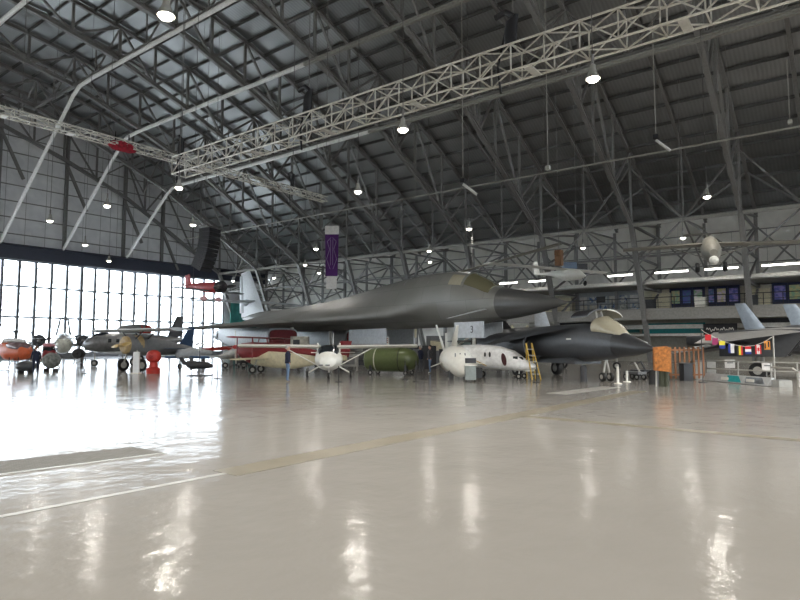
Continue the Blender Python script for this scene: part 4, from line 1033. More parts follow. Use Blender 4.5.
for i, (px, py, lab) in enumerate(hoist_px):
    if i < 2: p = onX(px, py, TX); 
    elif i == 2: p = Vector((TX, 32.3, 14.2))
    else: p = Vector((30.5, 33.4, 14.0))
    base = TZ + .4 if i < 3 else 13.5
    s = (1.0, 1.0, .9, .7)[i]
    r = thing('chain_hoist', lab, 'hoist', (p.x, p.y, base), 0, 'chain hoists')
    mb = MB().rings([sring(0, 0, .1, .1)] if 0 else [[Vector((math.cos(t) * rr * s * .5, math.sin(t) * rr * s * .75 + off * s, z * s)) for t in [2 * PI * j / 14 for j in range(14)]] for z, rr, off in ((.15, .15, 0), (.35, .28, .1), (.9, .36, .1), (1.35, .34, .05), (1.6, .2, -.1))])
    mb.build('chain_bag', blackp, r, True, 70)
    MB().tube([(0, -.1 * s, 1.5 * s), (0, .3 * s, 1.85 * s), (0, .75 * s, 1.75 * s)], .12 * s, 8).build('hoist_arm', blackp, r, True)
    MB().tube([(0, 0, 1.6 * s), (0, 0, zat(BOT, p.x) - base)], .025, 5).build('chain', steel, r)
    MB().tube([(.1, .35 * s, 1.2 * s), (.15, .75 * s, -.2), (.1, .6 * s, -1.3 * s)], .05 * s, 6).build('cable_loop', blackp, r, True)
for i, (x, y, z) in enumerate(((2, 33.4, 13.6), (12, 33.4, 13.6), (TX, 20, 12.9), (TX, 8, 12.9))):
    mb = MB(); mb.tube([(x, y, z), (x, y, zat(BOT, x))], .02, 5); tag(mb.build('rigging_cable', steel), ('thin rigging cable above the far left of the thin silver truss', 'thin rigging cable above the middle of the thin silver truss', 'thin rigging cable above the middle of the big silver truss', 'thin rigging cable above the right part of the big silver truss')[i], 'cable')
# two long dropped cables with a small spotlight, right
for i, (px, py, z0) in enumerate(((656, 140, 13), (463, 184, 12), (548, 168, 12), (790, 122, 11))):
    p = onD(px, py, 38)
    r = thing('drop_light', ('small white tube light on a cable right of the box truss lamp', 'small white tube light hanging above the bomber canopy', 'hanging cable end right of the bomber canopy', 'hanging cable end at the right edge')[i], 'light', p)
    MB().tube([(0, 0, 0), (0, 0, zat(BOT, p.x) - p.z)], .03, 5).build('drop_cable', steel_lt, r)
    if i < 2:
        v = RT * .9 - UP * .7; MB().tube([(0, 0, 0), v], .09, 8).build('tube_head', mat('pale_tube', (.8, .8, .78), .3), r, True)
        MB().box((0, 0, .2), (.3, .3, .3)).build('connector', blackp, r)
    else: MB().box((0, 0, 0), (.25, .25, .25)).build('hook_block', mez_w, r)
# red bundle hung on the thin truss
p = onY(122, 146, 33.4)
r = thing('red_bundle', 'red bundle with white spots hanging under the thin silver truss', 'bundle', p)
mb = MB(); mb.rings([[Vector((x, math.cos(t) * rr * .5, math.sin(t) * rr * .45 - .1 * abs(x))) for t in [2 * PI * j / 12 for j in range(12)]] for x, rr in ((-.75, .25), (-.5, .6), (0, .72), (.5, .6), (.8, .3))])
mb.build('cloth_wrap', mat('red_spotted', (.35, .01, .03), .7, noise=.5, scale=5), r, True, 70)
for x in (-.4, .4): MB().tube([(x, 0, .2), (x, 0, .75)], .03, 5).build('strap', black, r)
for x in (-.45, .1): MB().box((x, -.3, 0), (.12, .06, .12)).build('white_patch', white, r)

# ================================================================== LINE ARRAY, BANNER
p = onD(210, 229, 47)
r = thing('line_array_speaker', 'tall curved stack of black loudspeakers hanging left of the bomber fin', 'speaker', p, face(.93, -.37))
x = z = 0; a = math.radians(-4)
MB().box((-.1, 0, .12), (.9, 1.5, .1)).build('rigging_frame', steel, r)
for i in range(11):
    a += math.radians(3.0)
    R_ = Matrix.Rotation(a, 3, 'Y'); c = Vector((x, 0, z)) + R_ @ Vector((0, 0, -.16))
    b = MB().box(c, (1.0, 1.35, .285), R_).build('speaker_cabinet', blackp, r)
    MB().box(c + R_ @ Vector((.39, 0, 0)), (.03, 1.25, .2), R_).build('grille', navy, b)
    v = R_ @ Vector((0, 0, -.30)); x += v.x; z += v.z
for yy in (-.6, .6): MB().tube([(0, yy, .15), (0, yy, zat(BOT, p.x) - p.z)], .02, 5).build('suspension_cable', steel, r)
p = onD(332, 226, 46); s = 46 / 600
r = thing('banner', 'tall purple and white banner hanging above the bomber spine', 'banner', p, YAW - PI / 2 - PI)
H_ = 64 * s; Wd = 14 * s
def sheet(z0, z1, w0, w1, m, nm):
    R = []
    for i in range(6):
        t = i / 5; z = z0 + (z1 - z0) * t; w = (w0 + (w1 - w0) * t) / 2
        R.append([Vector((-w, .02 * math.sin(z * 2), z)), Vector((0, .06 * math.sin(z * 2 + 1), z)), Vector((w, -.02, z)), Vector((w, -.05, z)), Vector((0, .03 * math.sin(z * 2 + 1), z)), Vector((-w, -.03, z))])
    return MB().rings(R).build(nm, m, r)
sheet(0, -8.5 * s, Wd, Wd, wcloth, 'white_top'); sheet(-8.5 * s, -51 * s, Wd, Wd * .86, purple, 'purple_field'); sheet(-51 * s, -H_, Wd * .72, Wd * .8, wcloth, 'white_foot')
lav = mat('lavender_print', (.30, .22, .38), .8)
for sg in (-1, 1):
    for f in (-.09, .09):
        mb = MB()
        for (x0, z0), (x1, z1) in (((.05, -12), (.32, -16)), ((.32, -16), (.15, -24)), ((.15, -24), (.36, -34)), ((.36, -34), (.10, -44)), ((.08, -14), (.08, -40))):
            mb.beam((sg * x0 * Wd, f, z0 * s), (sg * x1 * Wd, f, z1 * s), .05, .03)
        mb.build('printed_ornament', lav, r)
MB().box((0, 0, .04), (Wd * 1.05, .06, .06)).build('hanging_bar', steel, r)
for sg in (-1, 1): MB().tube([(sg * Wd * .45, 0, .05), (sg * Wd * .45, 0, zat(BOT, p.x) - p.z)], .012, 4).build('cord', steel, r)

# ================================================================== NUCLEAR-ERA BOMB ON A DOLLY
D = 35.5; s = D / 600
p = floor_at(393, D)
r = thing('green_bomb', 'big round-nosed olive green bomb casing lying on a low dolly', 'bomb', (p.x, p.y, 0), face(.93, -.37))
R_ = .70; zc = 1.75 - 14.5 * s
MB().lathe([(R_ * .8, -1.55), (R_ * .93, -1.45), (R_ * .98, -1.0), (R_, -.4), (R_, .7), (R_ * .95, 1.05), (R_ * .78, 1.38), (R_ * .5, 1.58), (R_ * .2, 1.66), (.01, 1.68)], (-.1, 0, zc), 'x', 36).build('casing', olive, r, True)
for xx in (-.95, .55): MB().lathe([(R_ * 1.0, -.03), (R_ * 1.02, -.03), (R_ * 1.02, .03), (R_ * 1.0, .03)], (xx, 0, zc), 'x', 36).build('band', mat('pale_strap', (.5, .5, .4), .5) if xx < 0 else olive_dk, r, True)
for xx in (-1.2, 1.0):
    MB().box((xx, 0, .42), (.14, 1.2, .3)).build('cradle', dgrey, r)
    for sg in (-1, 1): wheel(r, xx, sg * .55, .14, .09)
MB().box((-.1, 0, .3), (2.5, .18, .12)).build('dolly_beam', steel_lt, r)

# ================================================================== WHITE V-TAIL TEARDROP ON STAND
D = 31; s = D / 600; p = floor_at(458, D)
r = thing('v_tail_drone', 'white teardrop body with V tail on dark stands, head on', 'drone', (p.x, p.y, 0), face(.12, -1))
zc = 1.75 - 16 * s
body([(1.4, zc - .55, .04, .05), (1.15, zc - .42, .2, .26), (.7, zc - .2, .5, .6), (0, zc, .74, .74), (-1.2, zc + .05, .76, .72), (-2.2, zc + .15, .5, .5), (-3.3, zc + .35, .15, .2)], 30).build('hull', white, r, True, 70)
for sg in (-1, 1):
    slab(((-1.9, sg * .3, zc + .5), (-3.1, sg * .15, zc + .4)), ((-2.6, sg * .62, zc + 1.95), (-3.2, sg * .6, zc + 1.95)), .14, .07).build('v_tail', white, r, True)
    MB().box((.1, sg * .42, .38), (.5, .22, .76)).build('stand', blackp, r)
    MB().tube([(.2, sg * .55, .1), (.2, sg * .55, 0)], .05, 6).build('stand_foot', steel, r)
    slab(((-.3, sg * .6, zc - .05), (-1.1, sg * .6, zc - .05)), ((-.8, sg * 1.25, zc - .3), (-1.2, sg * 1.25, zc - .35)), .1, .05).build('wing_stub', white, r, True)
for k in range(3): MB().box((.72, -.3 + k * .25, zc + .32), (.02, .06, .2)).build('vent', mgrey, r)
slab(((-2.4, -.03, zc + .3), (-3.3, -.03, zc + .3)), ((-2.8, -.03, zc + 1.5), (-3.3, -.03, zc + 1.5)), .1, .06).build('centre_fin', white, r)
p = floor_at(470, 29.0)
r = thing('equipment_cart', 'grey equipment box on a small black-wheeled cart in front of the white teardrop body', 'cart', (p.x, p.y, 0), YAW)
MB().box((0, 0, .42), (.45, .5, .66)).build('cabinet', mat('grey_green_box', (.22, .25, .24), .5), r); MB().box((0, 0, .78), (.5, .58, .05)).build('lid', white, r)
MB().box((0, -.02, 1.0), (.12, .52, .24)).build('screen', blackp, r)
MB().box((.0, -.42, .42), (.3, .3, .5)).build('black_bag', black, r)
for sg in (-1, 1): wheel(r, 0, sg * .2, .09, .06)

# ================================================================== WHITE SPACEPLANE MOCK-UP
D = 32; s = D / 600; p = floor_at(502, D)
r = thing('spaceplane', 'white stub-nosed spaceplane mock-up with black cockpit windows and oval hatch', 'spaceplane', (p.x, p.y, 0), face(.82, -.58))
body([(1.9, .62, .08, .08), (1.7, .64, .3, .2), (1.2, .75, .52, .34), (.6, .95, .66, .52), (-.2, 1.08, .74, .62), (-1.4, 1.12, .78, .66), (-2.6, 1.12, .72, .62), (-2.7, 1.12, .6, .5)], 30, 2.6).build('hull', mat('spaceplane_white', (.72, .72, .72), .35), r, True, 60)
def on_side(x, yw, z0, w_, h_, m, nm, rot=0):
    for sg in (-1, 1): MB().lathe([(.01, 0), (.5, .0), (.5, .03), (.01, .03)], (0, 0, 0), 'y', 18).build(nm, m, r).matrix_basis = Matrix.Translation((x, sg * yw - (.03 if sg < 0 else 0), z0)) @ Matrix.Rotation(rot, 4, 'Y') @ Matrix.Diagonal((w_, 1, h_, 1))
on_side(.42, .665, 1.0, .27, .66, mat('hatch_maroon', (.05, .008, .012), .4), 'oval_hatch', -.2); on_side(-.35, .74, 1.25, .12, .28, blackp, 'side_window'); on_side(-.62, .755, 1.25, .10, .24, blackp, 'side_window')
for sg in (-1, 1):
    MB().box((1.22, sg * .2, 1.06), (.22, .3, .03), Matrix.Rotation(.55, 3, 'Y')).build('cockpit_window', glass_dk, r)
    MB().box((.98, sg * .5, 1.08), (.24, .04, .18), Matrix.Rotation(sg * -.4, 3, 'Z')).build('cockpit_window', glass_dk, r)
    wheel(r, 1.1, sg * .35, .14, .1, (1.1, sg * .3, .55), thick=.035); wheel(r, -1.4, sg * .5, .17, .12, (-1.4, sg * .45, .6), thick=.04)
    MB().box((-1.0, sg * .76, .85), (1.0, .02, .05), Matrix.Rotation(.4, 3, 'Y')).build('stripe', tan, r)
    slab(((-.6, sg * .7, .75), (-2.5, sg * .7, .75)), ((-2.0, sg * 1.5, .8), (-2.6, sg * 1.5, .8)), .12, .06).build('wing_stub', white, r, True)
MB().box((1.55, 0, .48), (.3, .5, .16)).build('nose_pad', white, r)
# yellow/orange ladder between it and the jet
p = floor_at(532, 30.6)
r = thing('ladder', 'yellow step ladder leaning upright between the white spaceplane and the strike jet', 'ladder', (p.x, p.y, 0), YAW)
ym = mat('yellow_fibreglass', (.55, .36, .05), .5)
for sg in (-1, 1):
    MB().tube([(0, sg * .22 - .2, 0), (.25, sg * .14 + .1, 1.85)], .035, 6).build('rail', ym, r); MB().tube([(.75, sg * .22 - .1, 0), (.3, sg * .14 + .1, 1.85)], .03, 6).build('rear_rail', ym, r)
for i in range(5): t = .15 + i * .17; MB().box((.25 * t, -.2 + .3 * t, 1.85 * t), (.08, .42 - .14 * t, .04)).build('rung', steel_lt, r)

# ================================================================== PANELS AND CRATES BENEATH THE BOMBER
def crate(nm, px, D, w_, h_, z0, m, label, cat, dpt=.8, parts=(), yaw=YAW):
    p = floor_at(px, D); r = thing(nm, label, cat, (p.x, p.y, 0), yaw)
    MB().box((0, 0, z0 + h_ / 2), (dpt, w_, h_)).build('box', m, r)
    for q in parts: MB().box((-dpt / 2 - .02, q[0], q[1]), (.03, q[2], q[3])).build(q[5], q[4], r)
    if z0 > .05:
        for sy in (-1, 1):
            for sx in (-1, 1): MB().box((sx * (dpt / 2 - .05), sy * (w_ / 2 - .06), z0 / 2), (.07, .07, z0)).build('leg', steel_lt, r)
    return r
crate('shelter', 396, 50, 3.4, .95, 2.35, cream, 'cream raised box shelter behind the bomb, under the bomber belly', 'shelter', 1.5, ((.8, 2.8, .12, .2, dgrey, 'vent'),))
crate('info_board', 381, 44, 1.2, .6, 1.75, white, 'white board with red lines on legs behind the bomb', 'sign', .1, ((0, 2.22, 1.0, .06, bred, 'red_line'), (0, 2.08, 1.0, .06, bred, 'red_line'), (0, 1.94, 1.0, .06, bred, 'red_line')))
crate('service_trailer', 398, 45, 3.0, .8, .9, mez_w, 'pale service trailer behind the bomb', 'trailer', 1.2, ((.6, 1.4, .7, .4, mgrey, 'louvre'),))
crate('tool_cabinet', 300, 46, 1.3, 1.2, 1.2, mat('cabinet_beige', (.42, .40, .34), .6, noise=.4, scale=3), 'beige cluttered rack under the bomber, left of the white light aircraft', 'rack', .9, ((.2, 1.9, .5, .5, dgrey, 'box_front'),))
crate('dark_stand', 421, 44, 2.2, 1.7, 0, blackp, 'black exhibit wall panel behind two visitors', 'panel', .4, ((.3, 1.2, .6, .5, mgrey, 'photo'),))
crate('green_display', 474, 45, 2.4, 1.25, 1.55, mat('grey_green_panel', (.20, .26, .26), .5), 'grey-green display panel behind the white spaceplane', 'panel', .2, ())
crate('pale_case', 497, 48, 2.4, .7, 2.4, cream, 'cream raised case left of the strike jet wing', 'case', .8, ((-.6, 2.75, .8, .25, dgrey2, 'slot'),))
crate('engine_crate', 345, 41, 1.8, .8, 0.3, concrete, 'grey mesh crate behind the white light aircraft tail', 'crate', .8, ((0, .7, 1.4, .5, mgrey, 'mesh_panel'),))
crate('black_bench', 372, 42, 2.6, .35, .35, dgrey, 'low dark bench behind the bomb', 'bench', .6)
p = floor_at(461, 42); r = thing('white_boom', 'white slanting boom pole above the grey-green panel', 'pole', (p.x, p.y, 0), YAW)
MB().tube([(0, .5, 1.5), (0, -1.0, 2.6), (0, -2.2, 2.65)], .07, 8).build('boom', white, r, True); MB().tube([(0, .5, 0), (0, .5, 1.5)], .06, 8).build('post', white, r)
p = floor_at(520, 51); r = thing('trestle', 'cream crossed trestle standing beneath the bomber radome', 'trestle', (p.x, p.y, 0), YAW)
for sg in (-1, 1): MB().beam((0, sg * .7, 1.7), (0, -sg * .7, 3.4), .16, .16).build('cross_member', cream, r); MB().beam((0, sg * .5, 0), (0, sg * .5, 1.8), .14, .14).build('leg', cream, r)
MB().box((0, 0, 1.8), (.3, 1.3, .5)).build('platform', cream, r)

for i, (px, D, w_, h_, m_, lab) in enumerate(((338, 64, 3.0, 1.9, dgrey, 'dark exhibit panel by the side wall, seen past the tail of the white light aircraft'), (356, 62, 2.4, 2.4, concrete, 'pale grey exhibit panel by the side wall above the green bomb left end'),
    (436, 56, 1.8, 2.6, mgrey, 'mid grey exhibit panel by the side wall left of the white V tail'), (446, 52, 1.2, 1.4, blackp, 'black display case behind the white V tail'), (487, 54, 2.6, 1.9, dgrey2, 'dark display unit beneath the bomber radome'),
    (322, 68, 1.6, 3.2, blackp, 'tall black cabinet beneath the bomber belly'))):
    crate('exhibit_panel', px, D, w_, h_, 0, m_, lab, 'panel', .3, ((0, h_ * .65, w_ * .6, h_ * .35, (mgrey, white, cream)[i % 3], 'notice_sheet'),))
# ================================================================== LEFT FLOOR OBJECTS
p = floor_at(137, 37); r = thing('white_pylon', 'narrow white upright sign pillar beside the red pump', 'sign', (p.x, p.y, 0), YAW)
MB().box((0, 0, .68), (.16, .36, 1.3)).build('panel', whitec, r); MB().box((0, 0, .03), (.4, .5, .06)).build('base', white, r)
p = floor_at(154, 37); r = thing('red_pump', 'bright red bulbous pump on a pedestal', 'pump', (p.x, p.y, 0), YAW)
MB().lathe([(.40, 0), (.42, .3), (.26, .4), (.22, .7)], n=18).build('pedestal', bred, r, True, 30)
MB().lathe([(.2, .68), (.38, .8), (.44, 1.05), (.38, 1.3), (.2, 1.42), (.02, 1.45)], n=20).build('pump_body', bred, r, True)
MB().lathe([(.02, -.5), (.12, -.48), (.12, -.3), (.2, -.28)], (0, 0, 1.05), 'x', 12).build('outlet', mat('dull_red', (.3, .02, .02), .5), r, True)
p = floor_at(200, 34.5); r = thing('black_drone', 'small black target drone on a low stand, left of the red biplane', 'drone', (p.x, p.y, 0), face(.95, -.3))
body([(.9, .55, .05, .05), (.5, .6, .22, .2), (-.4, .6, .26, .25), (-.8, .65, .15, .2)], 16, 3).build('fuselage', blackp, r, True)
slab(((.2, -.9, .4), (-.5, -.9, .4)), ((.2, .9, .4), (-.5, .9, .4)), .06, .06).build('wing', blackp, r)
for sg in (-1, 1): slab(((-.5, sg * .3, .6), (-.9, sg * .3, .6)), ((-.8, sg * .45, 1.05), (-1.05, sg * .45, 1.05)), .04, .03).build('fin', dgrey, r)
MB().box((0, 0, .2), (.1, .1, .4)).build('stand_post', steel, r); MB().box((0, 0, .02), (1.2, .8, .04)).build('stand_base', dgrey, r)
p = floor_at(200, 39); r = thing('white_fan', 'small white fan head on a thin dark pole above the black drone', 'fan', (p.x, p.y, 0), YAW)
MB().tube([(0, 0, 0), (0, 0, 1.7)], .03, 6).build('pole', dgrey, r); MB().lathe([(.1, 0), (.3, .02)], n=12).build('base', dgrey, r)
for k in range(3): a = k * 2 * PI / 3 + .5; MB().box((0, math.cos(a) * .2, 1.72 + math.sin(a) * .2), (.05, .3, .14), Matrix.Rotation(-a, 3, 'X')).build('blade', whitec, r)
p = floor_at(215, 51); r = thing('red_wing_panel', 'detached red wing panel on trestles left of the covered jet', 'wing', (p.x, p.y, 0), YAW)
MB().rings([[Vector((0, y, z)) , Vector((1.4, y, z + .1)), Vector((1.4, y, z + .35)), Vector((0, y, z + .25))] for y, z in ((1.6, 1.15), (-1.0, 1.35), (-1.9, 1.05))]).build('wing_panel', bred, r)
for y in (1.2, -1.2): MB().box((.7, y, .6), (.8, .1, 1.2)).build('trestle', steel, r)
p = floor_at(192, 43); r = thing('low_wing_trainer', 'pale low-wing aeroplane with blue wing edge behind the black drone', 'aircraft', (p.x, p.y, 0), face(-.4, -.9))
slab(((.5, -2.8, .95), (-.6, -2.8, .95)), ((.5, 2.8, .95), (-.6, 2.8, .95)), .16, .16).build('wing', lgrey, r, True)
slab(((.56, -2.0, .90), (.3, -2.0, .90)), ((.56, 2.0, .90), (.3, 2.0, .90)), .2, .2).build('wing_edge', mat('mid_blue', (.05, .12, .25), .4), r, True)
body([(1.5, 1.1, .1, .1), (1.2, 1.1, .34, .34), (0, 1.2, .4, .4), (-2.0, 1.2, .12, .14)], 20).build('fuselage', lgrey, r, True)
for sg in (-1, 1): wheel(r, .2, sg * .9, .22, .1, (.2, sg * .9, .9), thick=.04)
# dark cafe-like chairs row left of the biplane
def chair(px, D, i):
    p = floor_at(px, D); r = thing('folding_chair', ('black folding chair below the covered jet, leftmost of the row', 'black folding chair below the covered jet, second of the row', 'black folding chair below the covered jet, third of the row', 'black folding chair below the covered jet, nearest the biplane')[i], 'chair', (p.x, p.y, 0), YAW + .3 * (i - 1), 'folding chairs by the biplane')
    MB().box((0, 0, .44), (.4, .4, .04)).build('seat', blackp, r); MB().box((.2, 0, .68), (.03, .4, .26)).build('backrest', blackp, r)
    for sx in (-1, 1):
        for sy in (-1, 1): MB().tube([(sx * .18, sy * .18, .44), (sx * .22, sy * .19, 0)], .018, 5).build('leg', steel, r)
for i, px in enumerate((237, 244, 251, 258)): chair(px, 39.5 + .5 * (i % 2), i)
p = floor_at(42, 40); 
for i, (px, D, w_, h_) in enumerate(((27, 37.5, 1.2, .8), (52, 40, 1.1, 1.3))):
    q = floor_at(px, D); r = thing('ground_pod', ('round dark grey pod on a cradle below the orange helicopter', 'grey camouflage-covered ground unit right of the left visitor')[i], 'equipment', (q.x, q.y, 0), YAW)
    MB().rings([[Vector((x, math.cos(t) * rr * w_ / 2, h_ * .55 + math.sin(t) * rr * h_ * .42)) for t in [2 * PI * j / 14 for j in range(14)]] for x, rr in ((-.5, .3), (-.35, .8), (0, 1), (.4, .8), (.5, .3))]).build('shell', (dgrey, mat('camo', (.16, .17, .16), .8, noise=.6, scale=6))[i], r, True, 60)
    for sy in (-1, 1): MB().box((0, sy * .3, .1), (.5, .12, .2)).build('skid', blackp, r)
# ================================================================== ORANGE SLATTED STRUCTURE
p = floor_at(661, 25.5); r = thing('orange_rack', 'orange mesh-covered rack on olive posts in front of the strike jet nose tip', 'rack', (p.x, p.y, 0), YAW - .2)
mesh_o = mat('orange_net', (.42, .15, .03), .7, noise=.45, scale=9)
MB().rings([[Vector((x, -.33, 0.62)), Vector((x, .30, .68)), Vector((x, .30, 1.66)), Vector((x, -.20, 1.70)), Vector((x, -.33, 1.6))] for x in (-.18, .18)]).build('net_cover', mesh_o, r)
for y in (-.16, .02): MB().tube([(0, y, 0), (0, y, .7)], .11, 10).build('post', olive_dk, r, True)
MB().tube([(0, .24, 0), (.05, .2, .75)], .035, 6).build('thin_leg', steel_lt, r)
p = floor_at(684, 30.6); r = thing('orange_barrier', 'orange slatted barrier fence behind the orange rack', 'barrier', (p.x, p.y, 0), YAW)
for z in (.25, 1.5): MB().box((0, 0, z), (.05, 2.0, .08)).build('rail', mat('orange_brown', (.28, .11, .035), .6), r)
for i in range(9): MB().box((0, -.95 + i * .237, .85), (.04, .09, 1.6)).build('slat', mat('orange_brown', (.28, .11, .035), .6), r)
for i, (px, D, w_, h_, lab) in enumerate(((583, 29, .16, .75, 'dark round bollard under the strike jet, left of its nose wheels'), (653, 27, .22, .62, 'black bollard left of the orange rack'), (685, 29.5, .5, .85, 'black cube-like bin right of the orange rack'))):
    q = floor_at(px, D); r = thing('bollard', lab, 'bollard', (q.x, q.y, 0), YAW)
    (MB().lathe([(w_ * 1.1, 0), (w_, .06), (w_, h_ * .9), (w_ * .8, h_)], n=16) if i < 2 else MB().box((0, 0, h_ / 2), (.5, .42, h_))).build('body', (blackp, black, blackp)[i], r, i < 2)
    MB().lathe([(w_ * .9, h_), (w_ * .7, h_ + .04), (.02, h_ + .05)], n=16).build('cap', dgrey, r)
for i, (px, D, lab) in enumerate(((617, 27.3, 'white post in front of the strike jet nose'), (626, 28.6, 'short white post right of the taller white one'))):
    q = floor_at(px, D); r = thing('white_post', lab, 'post', (q.x, q.y, 0))
    MB().tube([(0, 0, .03), (0, 0, .78 - i * .25)], .055, 10).build('pillar', white, r, True); MB().lathe([(.18, 0), (.16, .04), (.02, .05)], n=14).build('foot', white, r)
# clutter dollies under the jet nose
for i, (px, D) in enumerate(((634, 30.5), (640, 33))):
    q = floor_at(px, D); r = thing('maintenance_dolly', ('grey maintenance dolly with pipes under the strike jet nose', 'dark maintenance dolly further back under the strike jet nose')[i], 'dolly', (q.x, q.y, 0), YAW + .5)
    MB().box((0, 0, .35), (.9, .6, .12)).build('deck', (mgrey, dgrey)[i], r); MB().tube([(-.3, 0, .4), (-.1, .1, .85), (.3, -.1, .75)], .05, 6).build('pipe', (steel_lt, dgrey)[i], r)
    for sx in (-.35, .35):
        for sy in (-.25, .25): wheel(r, sx, sy, .15, .08)

# ================================================================== RIGHT FOREGROUND: LOW BOARD, GREY PLINTH, HANDRAIL, FLAGS
pa, pb = floor_at(703, 30), floor_at(768, 25.6); mid = (pa + pb) / 2; L = (pb - pa).length
r = thing('low_info_board', 'long low white board with teal patch and wave print, on the floor at right', 'sign', mid, math.atan2((pb - pa).y, (pb - pa).x))
MB().rings([[Vector((x, -.10, .02)), Vector((x, .25, .02)), Vector((x, .22, .36)), Vector((x, .10, .36))] for x in (-L / 2, L / 2)]).build('board', mat('board_white', (.55, .56, .56), .5), r)
MB().quad((-.35, -.085, .06), (.55, -.085, .06), (.2, .07, .33), (-.55, .07, .33), .03).build('teal_patch', mat('board_teal', (.02, .38, .40), .5), r)
MB().quad((.8, -.085, .08), (2.0, -.085, .08), (1.7, .07, .32), (.7, .07, .32), .03).build('wave_print', mat('board_dark', (.2, .22, .24), .5, noise=.6, scale=3), r)
for x in (-.8, .9): MB().quad((x, -.1, .12), (x + .5, -.1, .12), (x + .42, -.02, .24), (x - .08, -.02, .24), .025).build('pale_shape', white, r)
p = floor_at(701, 31.5); r = thing('grey_plinth', 'grey boxy plinth at the left end of the low board', 'plinth', (p.x, p.y, 0), YAW)
MB().box((0, 0, .45), (.8, 1.05, .9)).build('plinth_body', concrete, r); MB().box((0, 0, .92), (.84, 1.09, .04)).build('top', mgrey, r)
p = floor_at(780, 25.3); r = thing('grey_block', 'low grey block at the right end of the low board', 'block', (p.x, p.y, 0), YAW)
MB().box((0, 0, .14), (.5, .55, .28)).build('block_body', concrete, r); MB().box((0, 0, .29), (.4, .45, .02)).build('top', mgrey, r)
hr = thing('handrail', 'grey tubular handrail with two rails at the right edge', 'handrail', floor_at(760, 27.5), 0)
base = hr.location.copy()
def P(px, D, z): v = floor_at(px, D); return Vector((v.x - base.x, v.y - base.y, z))
for z in (.95, .55): MB().tube([P(706, 31, z), P(770, 27.6, z), P(830, 26.2, z)], .035, 8).build('rail', steel_lt, hr, True)
for px, D in ((706, 31), (737, 29.2), (770, 27.6), (796, 26.9), (830, 26.2)): MB().tube([P(px, D, 0), P(px, D, .95)], .035, 8).build('post', steel_lt, hr, True)
MB().tube([P(770, 27.0, .75), P(792, 25.6, .75), P(797, 25.4, .6), P(797, 25.4, 0)], .045, 8).build('end_loop', steel_lt, hr, True)
for i, (px, D, z0, lab) in enumerate(((729, 30.6, .55, 'small white notice on the handrail below the yellow flag'), (766, 29.5, .45, 'small white notice on the handrail below the orange flag'))):
    q = floor_at(px, D); r = thing('notice', lab, 'sign', (q.x, q.y, 0), YAW)
    MB().box((0, 0, z0 + .25), (.04, .5, .42)).build('panel', wcloth, r); MB().tube([(0.05, 0, 0), (0.05, 0, z0 + .1)], .03, 6).build('post', steel, r); MB().box((-.03, 0, z0 + .3), (.02, .3, .06)).build('print', mgrey, r)
# flag string and its two poles
FD0, FD1 = 28.3, 27.2
pts2 = [(701, 329), (704, 332), (712, 336), (722, 341), (733, 344.5), (745, 346.5), (755, 345.5), (764, 342), (773, 336.5)]
W3 = [onD(x, y, FD0 + (FD1 - FD0) * (x - 701) / 72) for x, y in pts2]
for i, (v, lab) in enumerate(((W3[0], 'thin dark pole holding the left end of the flag string'), (W3[-1], 'grey pole holding the right end of the flag string'))):
    r = thing('flag_pole', lab, 'pole', (v.x, v.y, 0)); MB().tube([(0, 0, .02), (0, 0, v.z + .03)], .035 if i else .02, 8).build('shaft', (dgrey, steel_lt)[i], r, True); MB().lathe([(.2, 0), (.18, .03), (.02, .04)], n=14).build('foot', dgrey, r)
fs = thing('flag_string', 'string of small international flags hung between two poles before the fighter', 'flags', W3[0])
MB().tube([v - W3[0] for v in W3], .012, 5).build('cord', white, fs)
fl = lambda n, c: mat('flag_' + n, c, .8, noise=.04)
FR, FB, FY, FWh, FBk, FO, FP = fl('red', (.6, .02, .03)), fl('blue', (.02, .04, .25)), fl('yellow', (.7, .6, .05)), fl('white', (.7, .7, .7)), fl('black', (.02, .02, .02)), fl('orange', (.65, .25, .04)), fl('plum', (.3, .03, .12))
def flag(px, py, kind):
    t = (px - 701) / 72; D = FD0 + (FD1 - FD0) * t - .03; s = D / 600; c = onD(px, py, D) - W3[0]
    w_, h_ = 5.6 * s, 7.5 * s; top = c
    f = empty('flag', top, YAW - .12); f.parent = fs
    def pc(y0, y1, z0, z1, m, x=0): MB().box((x, -(y0 + y1) / 2 * w_, -(z0 + z1) / 2 * h_), (.015, (y1 - y0) * w_, (z1 - z0) * h_)).build('flag_field', m, f)
    if kind == 'red': pc(-.5, .5, 0, .8, FR)
    if kind == 'plum': pc(-.5, .5, 0, .9, FP)
    if kind == 'yb': pc(-.5, .5, 0, .55, FY); pc(-.5, .5, .55, 1, FB)
    if kind == 'w': pc(-.5, -.1, 0, 1.2, FB); pc(-.1, .5, 0, 1.2, FWh)
    if kind == 'ybr': pc(-.5, -.15, 0, 1.2, FBk); pc(-.15, .2, 0, 1.2, FY); pc(.2, .5, 0, 1.2, FR)
    if kind == 'rwb': pc(-.5, .5, 0, .35, FR); pc(-.5, .5, .35, .7, FWh); pc(-.5, .5, .7, 1.0, FB)
    if kind == 'can':
        pc(-.5, -.25, 0, 1.2, FR); pc(-.25, .25, 0, 1.2, FWh); pc(.25, .5, 0, 1.2, FR)
        lf = MB(); P_ = [(0, .2), (.07, .42), (.2, .40), (.14, .6), (.2, .75), (.03, .78), (.02, 1.0)]; ring = P_ + [(-a, b) for a, b in P_[::-1]]
        lf.rings([[Vector((x, -a * w_ * 1.0, -b * h_)) for a, b in ring] for x in (-.03, -.012)]); lf.build('maple_leaf', FR, f)
    if kind == 'ob': pc(-.5, .5, 0, 1.15, FO); pc(-.45, -.25, .3, 1.0, FBk, -.012); pc(.1, .3, .1, .8, FBk, -.012)
